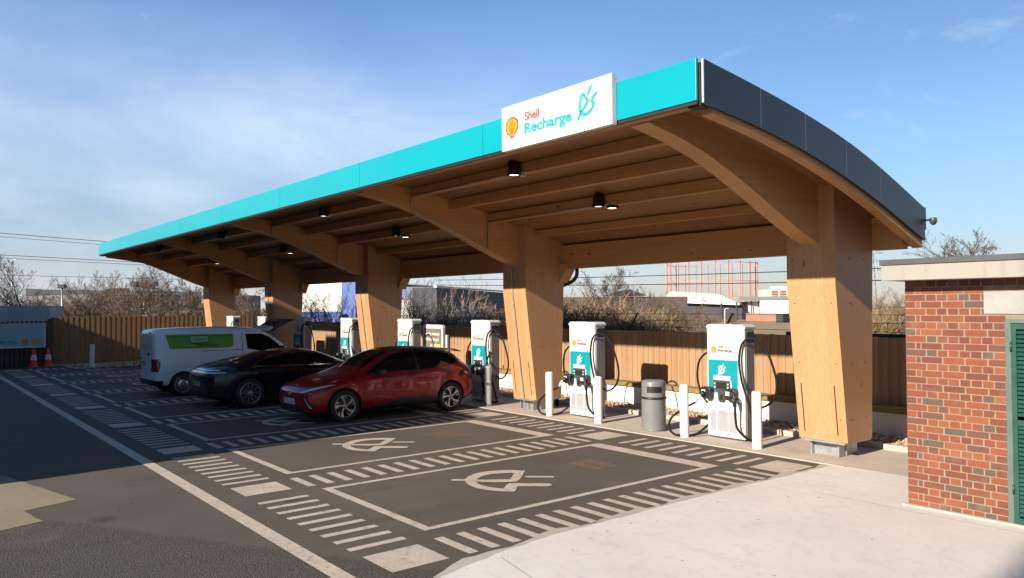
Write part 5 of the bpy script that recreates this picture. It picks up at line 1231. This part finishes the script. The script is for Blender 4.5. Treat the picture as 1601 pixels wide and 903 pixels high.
# white and blue building
t = far('industrial_unit', 'white building with a bright blue corner tower behind the fourth column', 'building')
block('wall', None, None, at(440, 480, 60), at(534, 480, 58), at(500, 440, 59).z, 14, mw, parent=t)
block('corner_tower', None, None, at(534.3, 480, 57.9), at(556, 480, 57.4), at(545, 441, 57.6).z, 8, mblue, parent=t); block('side_wall', None, None, at(556.3, 480, 57.5), at(580, 480, 57), at(570, 442, 57).z, 10, mnavy, parent=t)
block('lower_band', None, None, at(440, 480, 57.6), at(534, 480, 57.2), at(500, 487, 57).z, .25, mblue, parent=t)
t = far('pale_blue_unit', 'pale blue clad unit behind the thicket in the third bay gap', 'building')
block('wall', None, None, at(622, 480, 52), at(690, 480, 52), at(650, 448, 52).z, 10, mpale, parent=t); block('white_band', None, None, at(622, 480, 51.8), at(690, 480, 51.8), at(650, 469, 51.8).z, .15, mw, parent=t)
t = far('dark_warehouse', 'dark navy warehouse with a bright white eaves line behind the third bay gap', 'warehouse')
block('wall', None, None, at(683, 480, 46), at(872, 480, 74), (at(683, 449, 46).z, at(872, 464, 74).z), 1.6, mnavy, parent=t)
block('eaves', None, None, at(683, 480, 45.8), at(872, 480, 73.8), (at(683, 446, 45.8).z, at(872, 461.5, 73.8).z), .2, mw, zb=at(683, 449.3, 45.8).z, parent=t)
block('loading_door', None, None, at(715, 480, 49), at(775, 480, 55.2), at(745, 478, 52).z, .2, mpale, parent=t)
# long house roof behind the golden shrubs
t = far('long_low_house', 'long low building with a small gable behind the shrubs right of the second column', 'building')
block('wall', None, None, at(860, 480, 95), at(1075, 480, 95), at(960, 464, 95).z, 12, mtan, parent=t)
mb = MB(); g0, g1, g2 = at(952, 461.5, 94.5), at(985, 452, 94.5), at(1012, 461.5, 94.5); qq = Vector((FX.x, FX.y, 0))*8
mb.add([g0, g1, g2, g0+qq, g1+qq, g2+qq], [(0, 1, 2), (5, 4, 3), (0, 3, 4, 1), (1, 4, 5, 2), (0, 2, 5, 3)]); fixn(mb.build('gable_roof', mdark, t))
# big warehouse with pale roof
D = 140
t = far('pale_roof_warehouse', 'warehouse with a broad pale pitched roof and dark walls left of the nearest charger', 'warehouse')
block('wall', None, None, at(1040, 480, D+6), at(1160, 480, D-4), at(1100, 472, D).z, 30, mnavy, parent=t)
mb = MB(); e0, e1 = at(1035, 469, D+5), at(1156, 473.5, D-5); r0_, r1_ = at(1048, 455, D+30), at(1122, 459, D+24)
mb.add([e0, e1, r1_, r0_, e0-Vector((0, 0, .35)), e1-Vector((0, 0, .35)), r1_-Vector((0, 0, .4)), r0_-Vector((0, 0, .4))], [(0, 1, 2, 3), (7, 6, 5, 4), (0, 4, 5, 1), (1, 5, 6, 2), (2, 6, 7, 3), (3, 7, 4, 0)]); fixn(mb.build('roof', mroof, t))
for x in (1128, 1152):
    g = at(x, 480, D-6); mb = MB(); mb.box(g.x-.12, g.x+.12, g.y-.12, g.y+.12, -.1, at(x, 473, D-6).z); mb.build('drainpipe', mdark, t)
t = far('white_depot', 'white walled depot with grey fascia right of the pale roofed warehouse', 'building')
block('wall', None, None, at(1161, 480, 138), at(1186, 480, 137), at(1172, 471, 138).z, 12, mw, parent=t); block('wall', None, None, at(1189, 480, 132), at(1262, 480, 130), at(1220, 469, 131).z, 20, mw, parent=t)
block('fascia', None, None, at(1156, 480, 136.5), at(1264, 480, 128.5), at(1200, 463, 133).z, 24, mgrey, zb=at(1200, 468.5, 133).z, parent=t)
for x in (1174, 1233): block('panel_gap', None, None, at(x, 480, 129.5 if x > 1200 else 136.8), at(x+1.6, 480, 129.4 if x > 1200 else 136.7), at(x, 470, 132).z, .2, mdark, parent=t)
block('boundary_wall', 'low brick boundary wall across the field before the white depot', 'wall', at(1166, 480, 116), at(1213, 480, 112), at(1190, 489.5, 114).z, .3, mbr)
block('brick_hut', 'small dark hut at the end of the brick boundary wall', 'hut', at(1213.5, 480, 112), at(1224, 480, 111), at(1218, 490, 112).z, 3, mdark)
# tower block
D = 420
t = far('tower_block', 'distant brick and cream tower block over the depot roof', 'tower block')
o, a, b, d, q = block('wall', None, None, at(1204, 480, D), at(1260, 480, D), at(1225, 452, D).z, 20, plain('cream_wall', (.60, .54, .46), .8), parent=t)
block('roof_plant', None, None, at(1215, 480, D+3), at(1250, 480, D+3), at(1225, 447, D).z, 12, mw, parent=t)
for i in range(4):
    for j in range(3): block('window_bay', None, None, at(1207+i*13, 480, D-.5), at(1216+i*13, 480, D-.5), at(1210, 454+j*4, D).z, .4, mbr, zb=at(1210, 456.5+j*4, D).z, parent=t)
# gasholder frame
D = 300; gc = at(1112, 455, D); gr_ = 69/FPX*D
t = far('gasholder', 'red lattice frame of an old gasholder on the skyline', 'gasholder', (gc.x, gc.y, 0))
gred = plain('gasholder_red', (.44, .20, .155), .7); zt_ = at(1112, 412, D).z; N = 22
for i in range(N):
    a = 2*math.pi*i/N; x, y = gr_*math.cos(a), gr_*math.sin(a); mb = MB()
    mb.box(x-.17, x+.17, y-.17, y+.17, -.1, zt_); mb.box(x-.3, x+.3, y-.3, y+.3, zt_, zt_+.3); mb.build('standard', gred, t)
for z, nm in ((zt_-.25, 'top_girder'), (zt_*.62, 'ring_girder'), (zt_*.30, 'ring_girder')):
    mb = MB(); mb.lathe([(gr_-.08, z-.09), (gr_+.08, z-.09), (gr_+.08, z+.09), (gr_-.08, z+.09)], n=44, sm=False, closed=True); fixn(mb.build(nm, gred, t))
# poles
def pole(px, py, depth, name, label, cat, kind, mat=None):
    g = at(px, 480, depth); z = at(px, py, depth).z; t = thing(name, label, cat, (g.x, g.y, -.08), 0); mat = mat or M['galv']
    mb = MB(); mb.tube([(0, 0, 0), (0, 0, z+.08)], [.10, .055], 8); mb.build('pole', mat, t)
    ex = Vector((RX.x, RX.y, 0)).normalized()
    mb = MB()
    if kind == 'twin':
        mb.tube([-ex*.75+Vector((0, 0, z)), ex*.75+Vector((0, 0, z))], .05, 6); mb.build('crossarm', mat, t)
        for s in (-1, 0, 1):
            m2 = MB(); m2.obox(ex*.62*s+Vector((0, 0, z+.20)), ex*.24, Vector((ex.y, -ex.x, 0))*.22, Vector((0, 0, .17))); m2.build('floodlight', M['black'], t, bev=.03)
        return t
    if kind == 'head': mb.obox(Vector((0, 0, z+.15)), ex*.22, Vector((ex.y, -ex.x, 0))*.16, Vector((0, 0, .13))); mb.build('lamp_head', M['black'], t, bev=.03)
    if kind == 'arm': mb.tube(smooth_path([(0, 0, z), ex*.15+Vector((0, 0, z+.25)), ex*.6+Vector((0, 0, z+.3))], 4), .05, 6); mb.build('lamp_arm', mat, t)
    return t
pole(97, 449, 50, 'lamp_post', 'grey lamp post with a small square head between the bare trees on the left', 'lamp post', 'head')
pole(225, 446, 52, 'floodlight_mast', 'mast with twin black floodlights clear against the sky on the left', 'floodlight mast', 'twin')
pole(186, 455, 72, 'floodlight_mast', 'smaller floodlight mast half lost among the bare branches', 'floodlight mast', 'twin')
pole(317, 452, 48, 'lamp_post', 'pale grey lamp post with a short curved arm beside the farthest column', 'lamp post', 'arm', M['bark_pale'])
pole(18, 408, 95, 'lamp_post', 'thin distant lamp post left of the tall bare tree', 'lamp post', 'arm')
pole(970, 463, 40, 'lamp_post', 'thin pole rising through the shrubs right of the second column', 'lamp post', 'none')
pole(1133, 484, 110, 'lamp_post', 'short white lamp post in the field before the warehouse', 'lamp post', 'arm', M['white_paint'])
# pylon
D = 260; g = at(1366, 480, D); t = thing('pylon', 'faint grey lattice pylon in the gap left of the brick outbuilding', 'pylon', (g.x, g.y, -.1)); zt_ = at(1366, 388, D).z
mpy = plain('pylon_grey', (.34, .37, .40), .6); mb = MB(); Wb, Wt = 2.4, .5; nL = 9
ex = Vector((RX.x, RX.y, 0)); ey = Vector((-ex.y, ex.x, 0))
lv = [(zt_*i/nL, Wb+(Wt-Wb)*min(1, 1.25*i/nL)) for i in range(nL+1)]
cr = lambda i, a, b: ex*lv[i][1]*a+ey*lv[i][1]*b+Vector((0, 0, lv[i][0]))
for i in range(nL):
    for a, b in ((-1, -1), (1, -1), (1, 1), (-1, 1)): mb.tube([cr(i, a, b), cr(i+1, a, b)], .11, 4, False)
    for (a, b), (c_, d_) in (((-1, -1), (1, -1)), ((1, 1), (-1, 1))):
        mb.tube([cr(i, a, b), cr(i+1, c_, d_)], .06, 4, False); mb.tube([cr(i, c_, d_), cr(i+1, a, b)], .06, 4, False)
mb.build('lattice_tower', mpy, t)
for z, w_ in ((zt_*.93, 3.6), (zt_*.80, 5.2), (zt_*.66, 4.2)):
    mb = MB(); mb.tube([-ex*w_+Vector((0, 0, z)), Vector((0, 0, z+.7)), ex*w_+Vector((0, 0, z))], .09, 4); mb.tube([-ex*w_+Vector((0, 0, z)), ex*w_+Vector((0, 0, z))], .09, 4); mb.build('cross_arm', mpy, t)
# overhead wires
def wire(p0, p1, sag, label, r=.014):
    a, b = Vector(p0), Vector(p1); pts = [a.lerp(b, i/24)-Vector((0, 0, sag*4*(i/24)*(1-i/24))) for i in range(25)]
    mb = MB(); mb.tube(pts, r, 5, False); tag(mb.build('overhead_wire', M['black']), label, 'wire', 'overhead power wires')
wire((-60, 40, 5.2), (6, 40, 4.5), .25, 'upper of the two black wires crossing before the red gasholder', .03)
wire((-60, 40, 4.7), (6, 40, 3.78), .3, 'lower of the two black wires crossing before the red gasholder', .03)
wire((-70, -30, 10.2), (-70, 45, 7.2), .1, 'highest overhead wire crossing the sky on the left', .024)
wire((-70, -30, 9.9), (-70, 45, 6.9), .1, 'faint overhead wire just under the highest one on the left', .016)
wire((-70, -30, 7.9), (-70, 45, 6.0), .1, 'middle overhead wire that runs into the canopy tip', .022)
wire((-70, -30, 7.55), (-70, 45, 5.85), .1, 'overhead wire just under the middle pair wire by the canopy tip', .018)
wire((-70, -30, 5.6), (-70, 45, 5.1), .1, 'lowest overhead wire above the bare bushes on the left', .016)

# ------------------------------------------------------------------ unseen buildings behind the camera, added to cast the shadows in view
t = thing('unseen_shade_building', 'unseen building behind the viewpoint, added to shade the far bays', 'shade building', (0, 0, 0))
SH_Y, SH_X0, SH_X1, SH_Z = -6.6, -66, -5.9, 5.8
mb = MB(); mb.box(SH_X0, SH_X1, SH_Y-14, SH_Y, -.05, SH_Z-.5); w_ = mb.build('wall', plain('shade_building_render', (.38, .36, .33), .8), t)
mb = MB(); mb.box(SH_X0-.1, SH_X1+.04, SH_Y-14.1, SH_Y+.06, SH_Z-.5, SH_Z); mb.build('parapet', M['anthracite'], t)
for a_, b_, h_ in ((-17.19, -7.0, 7.5), (-22.1, -17.2, 9.15), (-27.5, -22.11, 7.5), (-66, -34, 7.6)):  # roof blocks added to cast shade on the cars, fourth column and container
    mb = MB(); mb.box(a_, b_, SH_Y-6, SH_Y-.4, SH_Z, h_); mb.build('roof_shade_block', M['anthracite'], t)
for i in range(14):
    x = SH_X0+2+i*4.2; mb = MB(); mb.box(x, x+3.4, SH_Y-.02, SH_Y+.03, .4, 3.2); f = mb.build('window', M['glass'], t)
    mb = MB(); mb.box(x-.06, x, SH_Y, SH_Y+.05, .34, 3.26); mb.box(x+3.4, x+3.46, SH_Y, SH_Y+.05, .34, 3.26); mb.build('window_frame', M['anthracite'], f)
t = thing('unseen_shade_tower', 'unseen tall block far behind the viewpoint, added to shade the brick outbuilding', 'office block', (0, 0, 0))
mb = MB(); mb.box(7.75, 24, -35, -32, -.1, 24); w_ = mb.build('wall', plain('shade_tower_wall', (.3, .28, .26), .8), t)  # unseen tower, added only to shade the right side of the kiosk
for i in range(7):
    for j in range(5):
        mb = MB(); mb.box(8+j*3.2, 10+j*3.2, -32.02, -31.97, 1+i*3.2, 2.8+i*3.2); mb.build('window', M['glass'], t)
